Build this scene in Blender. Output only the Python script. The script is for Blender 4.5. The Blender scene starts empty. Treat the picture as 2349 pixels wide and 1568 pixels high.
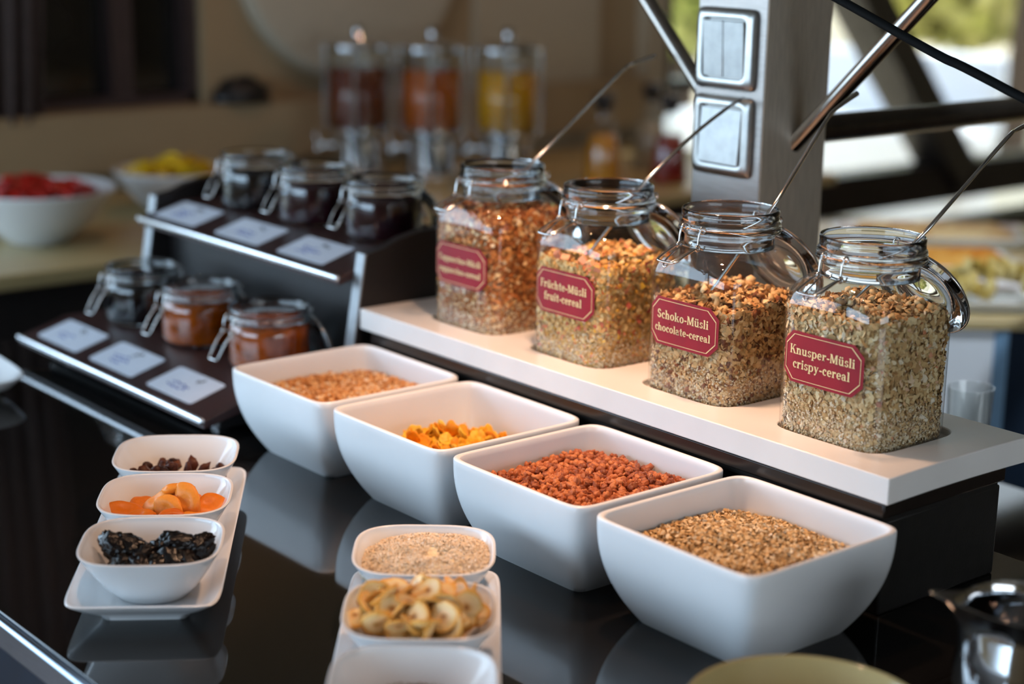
import bpy, math, random
import numpy as np
from mathutils import Vector, Matrix, Euler, Quaternion, noise

random.seed(7)
rng = np.random.default_rng(11)
S = bpy.context.scene
COL = S.collection
PI = math.pi

# ------------------------------------------------------------------ camera
YAW, PITCH, ROLL = 2.44721499, 0.24537698, 0.01777048
fw = Vector((math.cos(PITCH)*math.cos(YAW), math.cos(PITCH)*math.sin(YAW), -math.sin(PITCH)))
rt = Vector((math.sin(YAW), -math.cos(YAW), 0))
up = rt.cross(fw)
r2 = math.cos(ROLL)*rt + math.sin(ROLL)*up
u2 = -math.sin(ROLL)*rt + math.cos(ROLL)*up
cam = bpy.data.cameras.new('camera')
cam.sensor_fit = 'HORIZONTAL'; cam.sensor_width = 36; cam.lens = 3968.33*36/2349
cam.clip_start = .05; cam.clip_end = 200
cam.dof.use_dof = True; cam.dof.focus_distance = 2.13; cam.dof.aperture_fstop = 2.0
camo = bpy.data.objects.new('camera', cam); COL.objects.link(camo)
M3 = Matrix((r2, u2, -fw)).transposed()
camo.matrix_world = Matrix.Translation((0, 0, .78)) @ M3.to_4x4()
S.camera = camo

# ------------------------------------------------------------------ view, world, lights
S.view_settings.view_transform = 'Standard'; S.view_settings.look = 'None'
S.view_settings.gamma = 1; S.view_settings.exposure = 0.0
S.view_settings.use_curve_mapping = False
S.cycles.transparent_max_bounces = 20
S.cycles.max_bounces = 7
S.cycles.diffuse_bounces = 2
S.cycles.use_light_tree = False
S.cycles.glossy_bounces = 4
S.cycles.transmission_bounces = 7
S.cycles.adaptive_threshold = .02
S.cycles.sample_clamp_indirect = 6
wd = bpy.data.worlds.new('sky'); S.world = wd; wd.use_nodes = True
bg = wd.node_tree.nodes['Background']
bg.inputs[0].default_value = (.80, .90, 1.0, 1); bg.inputs[1].default_value = 2.5

def light(name, kind, loc, power, col, target=None, **kw):
    l = bpy.data.lights.new(name, kind); l.energy = power; l.color = col
    for k, v in kw.items(): setattr(l, k, v)
    o = bpy.data.objects.new(name, l); COL.objects.link(o); o.location = loc
    if target is not None:
        o.rotation_euler = (Vector(target)-Vector(loc)).to_track_quat('-Z', 'Y').to_euler()
    return o

# daylight entering through the window wall on the guests' side of the room
light('window_daylight_and_fill', 'AREA', (-2.3, -2.72, .75), 88, (.50, .74, 1.0), (-2.3, 5, .55), shape='RECTANGLE', size=3.9, size_y=1.5)
light('window_daylight_and_fill', 'AREA', (-4.32, -.85, .80), 62, (.50, .74, 1.0), (5, -.85, .70), shape='RECTANGLE', size=3.3, size_y=1.5)
light('window_daylight_and_fill', 'AREA', (2.93, 1.2, .85), 30, (.86, .93, 1.0), (-5, 1.2, .75), shape='RECTANGLE', size=3.0, size_y=1.3)  # fill added from the right to lift the shaded bowl and jar sides
# sun on the garden outside the glass front
light('sun', 'SUN', (-12, 12, 10), 5.0, (1.0, .95, .84), (-9.5, 7, 0), angle=.02)

# ------------------------------------------------------------------ helpers: materials
def nt(m): return m.node_tree.nodes, m.node_tree.links
def mat(name, col, rough=.5, metal=0, var=0, vscale=30, bump=0, bscale=80, spec=.5, coat=0, aniso=None, dark=None, **kw):
    m = bpy.data.materials.new(name); m.use_nodes = True
    N, L = nt(m); b = N['Principled BSDF']
    b.inputs['Base Color'].default_value = (*col, 1); b.inputs['Roughness'].default_value = rough
    b.inputs['Metallic'].default_value = metal; b.inputs['Specular IOR Level'].default_value = spec
    b.inputs['Coat Weight'].default_value = coat
    for k, v in kw.items(): b.inputs[k].default_value = v
    tc = N.new('ShaderNodeTexCoord')
    src = tc.outputs['Object']
    if aniso:
        mp = N.new('ShaderNodeMapping'); mp.inputs['Scale'].default_value = aniso
        L.new(src, mp.inputs['Vector']); src = mp.outputs[0]
    if var:
        nz = N.new('ShaderNodeTexNoise'); nz.inputs['Scale'].default_value = vscale; nz.inputs['Detail'].default_value = 5
        L.new(src, nz.inputs['Vector'])
        rp = N.new('ShaderNodeValToRGB')
        lo = dark if dark else tuple(c*(1-var) for c in col)
        hi = tuple(min(1, c*(1+var)) for c in col)
        rp.color_ramp.elements[0].color = (*lo, 1); rp.color_ramp.elements[0].position = .3
        rp.color_ramp.elements[1].color = (*hi, 1); rp.color_ramp.elements[1].position = .7
        L.new(nz.outputs['Fac'], rp.inputs[0]); L.new(rp.outputs[0], b.inputs['Base Color'])
    if bump:
        n2 = N.new('ShaderNodeTexNoise'); n2.inputs['Scale'].default_value = bscale; n2.inputs['Detail'].default_value = 4
        L.new(src, n2.inputs['Vector'])
        bp = N.new('ShaderNodeBump'); bp.inputs['Strength'].default_value = bump; bp.inputs['Distance'].default_value = .002
        L.new(n2.outputs['Fac'], bp.inputs['Height']); L.new(bp.outputs[0], b.inputs['Normal'])
    return m

def ramp_mat(name, stops, rough=.7, island=True, bump=0, sss=0, spec=.3, dist=.002):
    """one random colour per loose piece (or per object) out of the stops"""
    m = bpy.data.materials.new(name); m.use_nodes = True
    N, L = nt(m); b = N['Principled BSDF']
    b.inputs['Roughness'].default_value = rough; b.inputs['Specular IOR Level'].default_value = spec
    if island: out = N.new('ShaderNodeNewGeometry').outputs['Random Per Island']
    else: out = N.new('ShaderNodeObjectInfo').outputs['Random']
    rp = N.new('ShaderNodeValToRGB'); e = rp.color_ramp.elements
    rp.color_ramp.interpolation = 'LINEAR'
    e[0].position = stops[0][0]; e[0].color = (*stops[0][1], 1)
    e[1].position = stops[-1][0]; e[1].color = (*stops[-1][1], 1)
    for p, c in stops[1:-1]:
        q = e.new(p); q.color = (*c, 1)
    tc = N.new('ShaderNodeTexCoord'); nz = N.new('ShaderNodeTexNoise'); nz.inputs['Scale'].default_value = 260 if island else 5.0; nz.inputs['Detail'].default_value = 3
    L.new(tc.outputs['Object'], nz.inputs['Vector'])
    mx = N.new('ShaderNodeMix'); mx.data_type = 'RGBA'; mx.blend_type = 'MULTIPLY'; mx.inputs[0].default_value = .22
    L.new(out, rp.inputs[0]); L.new(rp.outputs[0], mx.inputs[6]); L.new(nz.outputs['Fac'], mx.inputs[7])
    L.new(mx.outputs[2], b.inputs['Base Color'])
    if sss:
        b.inputs['Subsurface Weight'].default_value = sss; b.inputs['Subsurface Radius'].default_value = (.006, .003, .001)
        b.inputs['Subsurface Scale'].default_value = 1
    if bump:
        bp = N.new('ShaderNodeBump'); bp.inputs['Strength'].default_value = bump; bp.inputs['Distance'].default_value = dist if island else .0008
        L.new(nz.outputs['Fac'], bp.inputs['Height']); L.new(bp.outputs[0], b.inputs['Normal'])
    return m

def thin_glass(name, tint=(.97, .985, .98), gain=1.8):
    m = bpy.data.materials.new(name); m.use_nodes = True
    N, L = nt(m); N.remove(N['Principled BSDF'])
    t = N.new('ShaderNodeBsdfTransparent'); t.inputs[0].default_value = (*tint, 1)
    g = N.new('ShaderNodeBsdfGlossy'); g.inputs['Roughness'].default_value = .015
    fr = N.new('ShaderNodeLayerWeight'); fr.inputs[0].default_value = .5
    pw = N.new('ShaderNodeMath'); pw.operation = 'POWER'; pw.inputs[1].default_value = 4.0
    ma = N.new('ShaderNodeMath'); ma.operation = 'MULTIPLY_ADD'; ma.use_clamp = True; ma.inputs[1].default_value = .85; ma.inputs[2].default_value = .04*gain
    mx = N.new('ShaderNodeMixShader')
    L.new(fr.outputs['Facing'], pw.inputs[0]); L.new(pw.outputs[0], ma.inputs[0]); L.new(ma.outputs[0], mx.inputs[0]); L.new(t.outputs[0], mx.inputs[1]); L.new(g.outputs[0], mx.inputs[2])
    L.new(mx.outputs[0], N['Material Output'].inputs[0])
    return m

def emit_mat(name, col, strength):
    m = bpy.data.materials.new(name); m.use_nodes = True
    b = m.node_tree.nodes['Principled BSDF']; b.inputs['Base Color'].default_value = (*col, 1)
    b.inputs['Emission Color'].default_value = (*col, 1); b.inputs['Emission Strength'].default_value = strength
    return m

def lin(r, g, b):
    f = lambda c: ((c/255+.055)/1.055)**2.4 if c/255 > .04045 else c/255/12.92
    return (f(r), f(g), f(b))

M = {}
M['ceramic'] = mat('white_ceramic', (.80, .81, .82), .12, var=.02, vscale=6, spec=.5)
M['melamine'] = mat('white_melamine', (.80, .81, .82), .22, var=.025, vscale=9, spec=.45)
M['slab'] = mat('white_lacquer', (.78, .75, .72), .28, var=.03, vscale=14, spec=.4)
M['granite'] = mat('black_polished_stone', (.007, .0065, .006), .045, var=.5, vscale=420, spec=.55)
M['edge_steel'] = mat('brushed_edge_steel', (.46, .56, .70), .3, 1, var=.1, vscale=40, aniso=(1, 30, 30))
M['front'] = mat('dark_blue_front', (.02, .028, .042), .35, var=.15, vscale=20)
M['blackbox'] = mat('matt_black_box', (.012, .011, .010), .38, var=.25, vscale=60, bump=.1, bscale=300)
M['blackstrip'] = mat('black_brown_board', (.014, .010, .008), .25, var=.3, vscale=25, aniso=(2, 30, 30))
M['wenge'] = mat('wenge_board', lin(52, 30, 28), .38, var=.35, vscale=18, aniso=(2, 26, 26), bump=.12, bscale=60)
M['panel'] = mat('dark_side_panel', (.008, .005, .0045), .45, var=.3, vscale=12)
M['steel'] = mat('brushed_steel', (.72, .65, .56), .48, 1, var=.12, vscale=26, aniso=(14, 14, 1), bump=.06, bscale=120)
M['steel_face'] = mat('brushed_steel_front_shade', (.29, .26, .24), .36, 1, var=.10, vscale=26, aniso=(1, 1, 12), bump=.05, bscale=120)  # same steel on the post front, its different lighting put into the colour
M['satin'] = mat('satin_switch_metal', (.42, .41, .39), .30, 1, var=.08, vscale=60)
M['rocker'] = mat('satin_rocker', (.40, .40, .39), .46, 1, var=.1, vscale=60)
M['chrome'] = mat('polished_steel', (.66, .66, .67), .09, 1, var=.05, vscale=20)
M['brace'] = mat('smoked_steel_tube', (.34, .31, .28), .16, 1, var=.08, vscale=20)
M['wire'] = mat('steel_wire', (.62, .61, .60), .16, 1, var=.05, vscale=90)
M['strip'] = mat('bright_steel_strip', (.80, .81, .84), .26, 1, var=.05, vscale=30)
M['post_edge'] = mat('satin_post_edge', (.30, .31, .32), .5, .8, var=.1, vscale=40)
M['gasket'] = mat('grey_rubber', (.16, .15, .14), .6, var=.1)
M['label'] = mat('red_label', lin(142, 22, 38), .42, var=.06, vscale=40, spec=.3)
M['gold'] = mat('cream_print', lin(232, 208, 150), .45, var=.05)
M['card'] = mat('white_card', (.66, .71, .80), .35, var=.03)
M['ink'] = mat('blue_ink', lin(60, 84, 160), .6, var=.1)
M['blackink'] = mat('black_ink', (.02, .02, .02), .6, var=.1)
M['glass'] = thin_glass('jar_glass')
M['pane'] = thin_glass('window_pane', (.96, .98, .98), 1.2)
M['clear'] = bpy.data.materials.new('thick_clear_glass'); M['clear'].use_nodes = True
_b = M['clear'].node_tree.nodes['Principled BSDF']; _b.inputs['Transmission Weight'].default_value = 1; _b.inputs['IOR'].default_value = 1.40
_b.inputs['Roughness'].default_value = .01; _b.inputs['Base Color'].default_value = (.98, .99, .985, 1)
M['wall'] = mat('cream_wall', lin(158, 136, 104), .8, var=.05, vscale=3)
M['wallwhite'] = mat('pale_wall', lin(176, 162, 138), .8, var=.04, vscale=3)
M['floor'] = mat('brown_wood_floor', lin(120, 88, 66), .4, var=.25, vscale=5, aniso=(1, 9, 1))
M['ceil'] = mat('taupe_ceiling', (.22, .19, .16), .85, var=.03)
M['cream'] = mat('cream_counter', lin(188, 168, 120), .35, var=.05, vscale=4)
M['darkframe'] = mat('dark_window_frame', (.018, .015, .014), .32, var=.2, vscale=8)
M['darkglass'] = mat('dark_pane', (.012, .012, .011), .06, var=.6, vscale=2.5, spec=.5)  # near-black glossy pane, tone varies at random
M['curtain'] = mat('mauve_curtain', lin(84, 70, 67), .85, var=.12, vscale=25)
M['black'] = mat('black_plastic', (.012, .011, .011), .35, var=.2)
M['water'] = None

# ------------------------------------------------------------------ helpers: geometry
def link(o, parent=None):
    COL.objects.link(o)
    if parent is not None: o.parent = parent
    return o
def mesh(name, V, F, m, parent=None, smooth=True, auto=None):
    me = bpy.data.meshes.new(name); me.from_pydata([tuple(v) for v in V], [], F); me.update()
    if smooth:
        me.polygons.foreach_set('use_smooth', [True]*len(me.polygons))
        if auto is not None: me.set_sharp_from_angle(angle=math.radians(auto))
    if m is not None:
        for k in (m if isinstance(m, (list, tuple)) else [m]): me.materials.append(k)
    return link(bpy.data.objects.new(name, me), parent)
def tag(o, label, cat, group=None, kind=None):
    o['label'] = label; o['category'] = cat
    if group: o['group'] = group
    if kind: o['kind'] = kind
    return o
def thing(name, label, cat, loc=(0, 0, 0), rz=0, group=None):
    o = bpy.data.objects.new(name, None); o.empty_display_size = .02; link(o); o.location = loc; o.rotation_euler = (0, 0, rz)
    return tag(o, label, cat, group)
def struct(o, label=None):
    o['kind'] = 'structure'
    if label: o['label'] = label
    return o

def box(V, F, x0, x1, y0, y1, z0, z1):
    n = len(V)
    V += [(x0, y0, z0), (x1, y0, z0), (x1, y1, z0), (x0, y1, z0), (x0, y0, z1), (x1, y0, z1), (x1, y1, z1), (x0, y1, z1)]
    F += [(n, n+3, n+2, n+1), (n+4, n+5, n+6, n+7), (n, n+1, n+5, n+4), (n+1, n+2, n+6, n+5), (n+2, n+3, n+7, n+6), (n+3, n, n+4, n+7)]
def boxo(name, x0, x1, y0, y1, z0, z1, m, parent=None, bev=0, seg=2):
    V, F = [], []; box(V, F, x0, x1, y0, y1, z0, z1)
    o = mesh(name, V, F, m, parent, smooth=False)
    if bev: bevel(o, bev, seg)
    return o
def bevel(o, w, seg=2, ang=30):
    b = o.modifiers.new('bevel', 'BEVEL'); b.width = w; b.segments = seg; b.limit_method = 'ANGLE'; b.angle_limit = math.radians(ang); b.harden_normals = False
    o.data.polygons.foreach_set('use_smooth', [True]*len(o.data.polygons))
    o.data.set_sharp_from_angle(angle=math.radians(50))
def sup(hx, hy, n, N, z):
    R = []
    for i in range(N):
        t = 2*PI*i/N; c, s = math.cos(t), math.sin(t)
        R.append((hx*math.copysign(abs(c)**(2/n), c), hy*math.copysign(abs(s)**(2/n), s), z))
    return R
def loft(rings, cap0=True, cap1=True, closed=False):
    V = [p for r in rings for p in r]; N = len(rings[0]); F = []
    K = len(rings)
    for k in range(K-1 if not closed else K):
        a, b = k*N, ((k+1) % K)*N
        for i in range(N):
            j = (i+1) % N; F.append((a+i, a+j, b+j, b+i))
    if not closed:
        if cap0: F.append(tuple(range(N-1, -1, -1)))
        if cap1: F.append(tuple((K-1)*N+i for i in range(N)))
    return V, F
def lathe(prof, N=48, cap0=False, cap1=False):
    return loft([[(r*math.cos(2*PI*i/N), r*math.sin(2*PI*i/N), z) for i in range(N)] for r, z in prof], cap0, cap1)
def catmull(P, n=6):
    P = [Vector(p) for p in P]; Q = []
    for i in range(len(P)-1):
        p0 = P[max(i-1, 0)]; p1 = P[i]; p2 = P[i+1]; p3 = P[min(i+2, len(P)-1)]
        for k in range(n):
            t = k/n
            Q.append(.5*((2*p1)+(p2-p0)*t+(2*p0-5*p1+4*p2-p3)*t*t+(3*p1-p0-3*p2+p3)*t**3))
    Q.append(P[-1]); return Q
def tube_geo(P, r, k=8, smooth=6, closed=False):
    Q = catmull(P, smooth) if smooth else [Vector(p) for p in P]
    rad = r if callable(r) else (lambda t: r)
    rings = []; up_ = None
    for i, p in enumerate(Q):
        d = (Q[min(i+1, len(Q)-1)]-Q[max(i-1, 0)]).normalized()
        if up_ is None:
            up_ = d.orthogonal().normalized()
        else:
            up_ = (up_-d*up_.dot(d)).normalized()
        s = d.cross(up_); t = i/max(1, len(Q)-1)
        rr = rad(t)
        rings.append([tuple(p+up_*(rr*math.cos(2*PI*j/k))+s*(rr*math.sin(2*PI*j/k))) for j in range(k)])
    return loft(rings)
def tube(name, P, r, m, parent=None, k=8, smooth=6):
    V, F = tube_geo(P, r, k, smooth); return mesh(name, V, F, m, parent, auto=60 if k > 4 else 30)
def join_geo(*geos):
    V, F = [], []
    for v, f in geos:
        n = len(V); V += list(v); F += [tuple(i+n for i in q) for q in f]
    return V, F
def ring_wire(R, r, z, N=40, k=6, rx=None):
    rings = []
    for i in range(N):
        a = 2*PI*i/N; c, s = math.cos(a), math.sin(a)
        rings.append([((R+r*math.cos(2*PI*j/k))*c, (R+r*math.cos(2*PI*j/k))*s, z+r*math.sin(2*PI*j/k)) for j in range(k)])
    return loft(rings, closed=True)
def ico(sub=1):
    import bmesh
    bm = bmesh.new(); bmesh.ops.create_icosphere(bm, subdivisions=sub, radius=1)
    V = [v.co.copy() for v in bm.verts]; F = [tuple(v.index for v in f.verts) for f in bm.faces]; bm.free()
    return V, F
ICO1, ICO2, ICO3, ICO4 = ico(1), ico(2), ico(3), ico(4)
def lump(base, sc, amp, freq, seed):
    V, F = base; o = Vector((seed*3.7, seed*1.3, seed*5.1))
    return [Vector((v.x*sc[0], v.y*sc[1], v.z*sc[2]))*(1+amp*noise.noise(v*freq+o)) for v in V], F
def mesh_data(name, V, F, m, smooth=True):
    me = bpy.data.meshes.new(name); me.from_pydata([tuple(v) for v in V], [], F); me.update()
    if smooth: me.polygons.foreach_set('use_smooth', [True]*len(me.polygons))
    me.materials.append(m); return me
def place(name, me, loc, rot, sc=1):
    o = bpy.data.objects.new(name, me); COL.objects.link(o)
    o.location = loc; o.rotation_euler = rot
    o.scale = (sc, sc, sc) if not isinstance(sc, (tuple, list)) else sc
    return o

def np_mesh(name, V, F, mats, parent=None, smooth=False, midx=None):
    """V (n,3) array, F (m,3) array of triangles"""
    me = bpy.data.meshes.new(name); n, m = len(V), len(F)
    me.vertices.add(n); me.vertices.foreach_set('co', np.asarray(V, np.float32).ravel())
    me.loops.add(m*3); me.loops.foreach_set('vertex_index', np.asarray(F, np.int32).ravel())
    me.polygons.add(m); me.polygons.foreach_set('loop_start', np.arange(0, m*3, 3, dtype=np.int32))
    me.polygons.foreach_set('loop_total', np.full(m, 3, np.int32))
    if smooth: me.polygons.foreach_set('use_smooth', np.ones(m, bool))
    if midx is not None: me.polygons.foreach_set('material_index', np.asarray(midx, np.int32))
    me.update(calc_edges=True)
    for k in mats: me.materials.append(k)
    return link(bpy.data.objects.new(name, me), parent)
def rand_frames(Nrm, tilt):
    """orthonormal frames whose third axis is Nrm jittered by tilt"""
    n = len(Nrm)
    w = Nrm + rng.normal(0, tilt, (n, 3)); w /= np.linalg.norm(w, axis=1, keepdims=True)
    a = rng.normal(0, 1, (n, 3)); u = a-(a*w).sum(1, keepdims=True)*w; u /= np.linalg.norm(u, axis=1, keepdims=True)
    v = np.cross(w, u); return u, v, w
def flakes(P, Nrm, size, tilt=.5, aspect=(.6, 1), curl=.25, k=6):
    """oval, slightly cupped flakes -> V, F"""
    n = len(P); u, v, w = rand_frames(Nrm, tilt)
    sz = size if np.ndim(size) else np.full(n, size)
    asp = rng.uniform(*aspect, n); cu = rng.normal(curl, .25, n)
    V = np.zeros((n, k+1, 3)); V[:, 0] = P + w*(sz*.25)[:, None]*np.abs(cu)[:, None]
    for j in range(k):
        a = 2*PI*j/k; rr = sz*.5*rng.uniform(.8, 1.15, n)
        lift = sz*.12*cu*math.cos(2*a)
        V[:, j+1] = P + u*(rr*math.cos(a))[:, None] + v*(rr*asp*math.sin(a))[:, None] + w*lift[:, None]
    base = (np.arange(n)*(k+1))[:, None, None]
    T = np.array([[0, j+1, (j+1) % k+1] for j in range(k)])[None]
    return V.reshape(-1, 3), (base+T).reshape(-1, 3)
def grains(P, size, lob=0.35, base=ICO1):
    """small lumpy solid grains -> V, F"""
    n = len(P); bv = np.array([tuple(v) for v in base[0]]); bf = np.array(base[1])
    u, v, w = rand_frames(rng.normal(0, 1, (n, 3)), .1)
    sz = size if np.ndim(size) else np.full(n, size)
    sx = sz*.5*rng.uniform(.9, 1.5, n); sy = sz*.5*rng.uniform(.7, 1.05, n); s3 = sz*.5*rng.uniform(.6, .95, n)
    rad = rng.uniform(1-lob, 1+lob*.6, (n, len(bv)))
    L = bv[None]*rad[..., None]
    V = P[:, None]+L[..., 0:1]*(u*sx[:, None])[:, None]+L[..., 1:2]*(v*sy[:, None])[:, None]+L[..., 2:3]*(w*s3[:, None])[:, None]
    F = (np.arange(n)*len(bv))[:, None, None]+bf[None]
    return V.reshape(-1, 3), F.reshape(-1, 3)
def cat(*geos):
    Vs, Fs, Ms, n = [], [], [], 0
    for i, (V, F) in enumerate(geos):
        Vs.append(V); Fs.append(F+n); Ms.append(np.full(len(F), i)); n += len(V)
    return np.concatenate(Vs), np.concatenate(Fs), np.concatenate(Ms)

# ================================================================== THE ROOM
struct(boxo('floor', -4.6, 3.2, -3, 9, -1.02, -.92, M['floor']))
struct(boxo('ceiling', -4.6, 3.2, -3, 9, 1.9, 2.0, M['ceil']))
WX = -4.4
# back wall (x = WX): solid part with a dark window, then the glass front
def wall_with_holes(name, plane, a0, a1, z0, z1, holes, thick, m, axis):
    """holes [(a0,a1,z0,z1)] cut out of a wall made of abutting blocks"""
    As = sorted({a0, a1, *[h[0] for h in holes], *[h[1] for h in holes]})
    V, F = [], []
    for i in range(len(As)-1):
        lo, hi = As[i], As[i+1]; hs = sorted((h[2], h[3]) for h in holes if h[0] <= lo+1e-6 and h[1] >= hi-1e-6)
        z = z0
        for h in hs+[(z1, z1)]:
            if h[0] > z+1e-6:
                if axis == 'x': box(V, F, plane-thick, plane, lo, hi, z, h[0])
                else: box(V, F, lo, hi, plane-thick, plane, z, h[0])
            z = h[1]
    return struct(mesh(name, V, F, m, smooth=False))
wall_with_holes('wall_back', WX, -3, 4.28, -.92, 1.9, [(-2.5, .8, .05, 1.55), (1.35, 2.50, .222, 1.55)], .18, M['wall'], 'x')
wall_with_holes('wall_right', 3.18, -3, 9, -.92, 1.9, [(-.3, 2.7, .2, 1.5)], .18, M['wall'], 'x')
w = struct(boxo('fill_window', 3.09, 3.10, -.3, 2.7, .2, 1.5, M['pane']))  # unseen window added to carry the fill from the right
V, F = [], []
for y in (-.3, 1.18, 2.66): box(V, F, 3.06, 3.13, y, y+.04, .2, 1.5)
for z in (.2, 1.46): box(V, F, 3.06, 3.13, -.3, 2.7, z, z+.04)
mesh('window_frame', V, F, M['darkframe'], w, smooth=False)
struct(boxo('wall_far', -4.6, 3.2, 8.6, 8.8, -.92, 1.9, M['wall']))
wall_with_holes('wall_front', -2.8, -4.4, 3.0, -.92, 1.9, [(-4.25, -.35, 0, 1.5)], .18, M['wall'], 'y')
# pale wall strip at the end of the cream wall
struct(boxo('trim_1', WX, WX+.03, 3.47, 4.0, 0, 1.9, M['wallwhite']))
struct(boxo('trim_2', WX-.18, WX+.05, 4.2, 4.30, -.92, 1.9, M['wallwhite']))
# front windows (the source of the daylight)
w = struct(boxo('window_2', -4.25, -.35, -2.90, -2.885, 0, 1.5, M['pane']))
V, F = [], []
for x in (-4.25, -2.97, -1.67, -.39): box(V, F, x, x+.04, -2.92, -2.83, 0, 1.5)
for z in (0, 1.46): box(V, F, -4.25, -.35, -2.92, -2.83, z, z+.04)
mesh('window_frame', V, F, M['darkframe'], w, smooth=False)
w = struct(boxo('window_4', WX-.14, WX-.125, -2.5, .8, .05, 1.55, M['pane']))
V, F = [], []
for y in (-2.5, -.87, .76): box(V, F, WX-.17, WX-.10, y, y+.04, .05, 1.55)
for z in (.05, 1.51): box(V, F, WX-.17, WX-.10, -2.5, .8, z, z+.04)
mesh('window_frame', V, F, M['darkframe'], w, smooth=False)
# dark window in the back wall with a brown bar standing in for a reflection
w = struct(boxo('window_1', WX-.12, WX-.10, 1.35, 2.50, .222, 1.55, M['darkglass']), 'dark window with painted reflection bar in cream wall')
V, F = [], []
for y0, y1 in ((1.35, 1.39), (2.47, 2.50)): box(V, F, WX-.1, WX-.03, y0, y1, .222, 1.55)
box(V, F, WX-.1, WX-.04, 2.235, 2.30, .222, 1.55)  # bar built in place of a vertical pinkish reflection
box(V, F, WX-.1, WX-.03, 1.35, 2.50, .222, .25); box(V, F, WX-.1, WX-.03, 1.35, 2.50, 1.51, 1.55)
mesh('window_frame', V, F, mat('brown_frame_and_reflection', lin(58, 44, 42), .5, var=.1), w, smooth=False)
struct(boxo('trim_3', WX, WX+.07, .9, 4.2, .06, .222, M['wall']))    # sill
# glass front: panes, beams, diagonal strut
w = struct(boxo('window_3', WX-.06, WX-.05, 4.30, 8.6, -.40, 1.9, M['pane']), 'tall glass front with dark steel beams')
def beam(y0, y1, z0, z1, d=.12): return boxo('beam', WX-.10, WX-.10+d, y0, y1, z0, z1, M['darkframe'], w, .008)
beam(4.3, 8.6, -.385, -.222); beam(4.3, 8.6, -.56, -.476); beam(4.3, 8.6, 1.7, 1.9)
beam(4.3, 4.36, .19, 1.9); beam(4.3, 4.62, .16, .20)
boxo('pane', WX-.06, WX-.05, 4.30, 8.6, -.92, -.40, M['pane'], w)
def strut(p, q, r): return tube('strut', [p, q], r, M['darkframe'], w, 4, 0)
strut((WX-.03, 5.28, .62), (WX-.03, 6.12, -.30), .115)
boxo('apron', WX-.10, WX, 4.3, 8.6, -.92, -.62, M['darkframe'], w)

# ================================================================== OUTSIDE
M['grass'] = mat('sunlit_pale_paving', lin(226, 214, 190), .9, var=.15, vscale=.7)
struct(boxo('ground', -40, WX-.2, -12, 45, -1.2, -1.0, M['grass']))
M['leaf'] = [ramp_mat('leaves_light', [(0, lin(120, 140, 52)), (.5, lin(186, 196, 96)), (1, lin(228, 226, 150))], .6),
             ramp_mat('leaves_dark', [(0, lin(40, 56, 26)), (1, lin(120, 140, 70))], .6),
             ramp_mat('leaves_yellow', [(0, lin(170, 170, 70)), (1, lin(244, 236, 160))], .6)]
M['bark'] = mat('bark', lin(70, 56, 46), .9, var=.3, bump=.3)
def tree(loc, H, R, kind, label, n=2600, low=.35):
    t = thing('garden_tree', label, 'tree', loc, 0, 'trees outside the glass front')
    tube('trunk', [(0, 0, 0), (.05, .03, H*.4), (-.03, .05, H*.75)], lambda s: .13*(1-.6*s), M['bark'], t, 8, 4)
    d = rng.normal(0, 1, (n, 3)); d /= np.linalg.norm(d, axis=1, keepdims=True)
    P = d*(R*rng.uniform(.6, 1, n)**.5)[:, None]*np.array([1, 1, .9]); P[:, 2] += H*low+R*.7
    V, F = flakes(P, d, rng.uniform(.22, .4, n)*R/1.6, .8)
    np_mesh('foliage', V, F, [M['leaf'][kind]], t)
def far(px, py, d):
    q = Vector((0, 0, .78))+(fw+r2*((px-1174.5)/3968.33)-u2*((py-784)/3968.33))*d; return q
for k_, (px_, d_, H_, R_, kd, low_, n_, lb_) in enumerate([
    (2190, 15, 3.2, 1.35, 2, .30, 2200, 'pale yellow-green tree right of the diagonal strut'),
    (2390, 17, 3.4, 1.5, 0, .30, 2200, 'light green tree at the right edge of the glass front'),
    (1545, 12, 3.0, .9, 0, .34, 1800, 'bright green tree showing left of the steel post'),
    (2320, 13, 4.2, .8, 1, .62, 1400, 'darker tree with high crown at the top right corner'),
    (2030, 19, 3.6, 1.2, 0, .34, 1600, 'distant light green tree behind the diagonal strut')]):
    q = far(px_, 300, d_); tree((q.x, q.y, -1), H_, R_, kd, lb_, n_, low_)
# white garden bench and low wall
t = thing('garden_sofa', 'white blocky garden sofa outside the glass front', 'sofa', (-6.7, 8.0, -1.0), .35)
boxo('seat', -.9, .9, -.4, .4, .08, .62, mat('white_outdoor_fabric', (.85, .87, .9), .8, var=.03), t, .05)
boxo('backrest', -.9, .9, .3, .5, .5, 1.0, M['card'], t, .05)
o = boxo('garden_wall', -16, -15.6, 3, 34, -1.0, .2, mat('pale_garden_wall', lin(236, 226, 206), .9, var=.08, vscale=1))
tag(o, 'low pale wall at the far end of the garden', 'wall')

# ================================================================== MAIN COUNTER
struct(boxo('counter_body', -2.90, .6, .80, 1.74, -.92, -.04, M['front'], None, .004))
ct = boxo('counter_top', -2.94, .7, .724, 1.797, -.04, 0, M['granite'], None, .0015)
tag(ct, 'polished black stone worktop carrying the whole buffet', 'worktop')
boxo('edge_strip', -2.94, .7, .7115, .7237, -.034, -.0012, M['edge_steel'], ct, .0036)
led = boxo('back_ledge', -2.90, .7, 1.80, 2.35, -.16, -.12, M['granite'], None, .002)
tag(led, 'lower dark ledge behind the black worktop', 'ledge')
struct(boxo('ledge_body', -2.88, .6, 1.80, 2.30, -.92, -.16, M['blackbox']))

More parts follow.
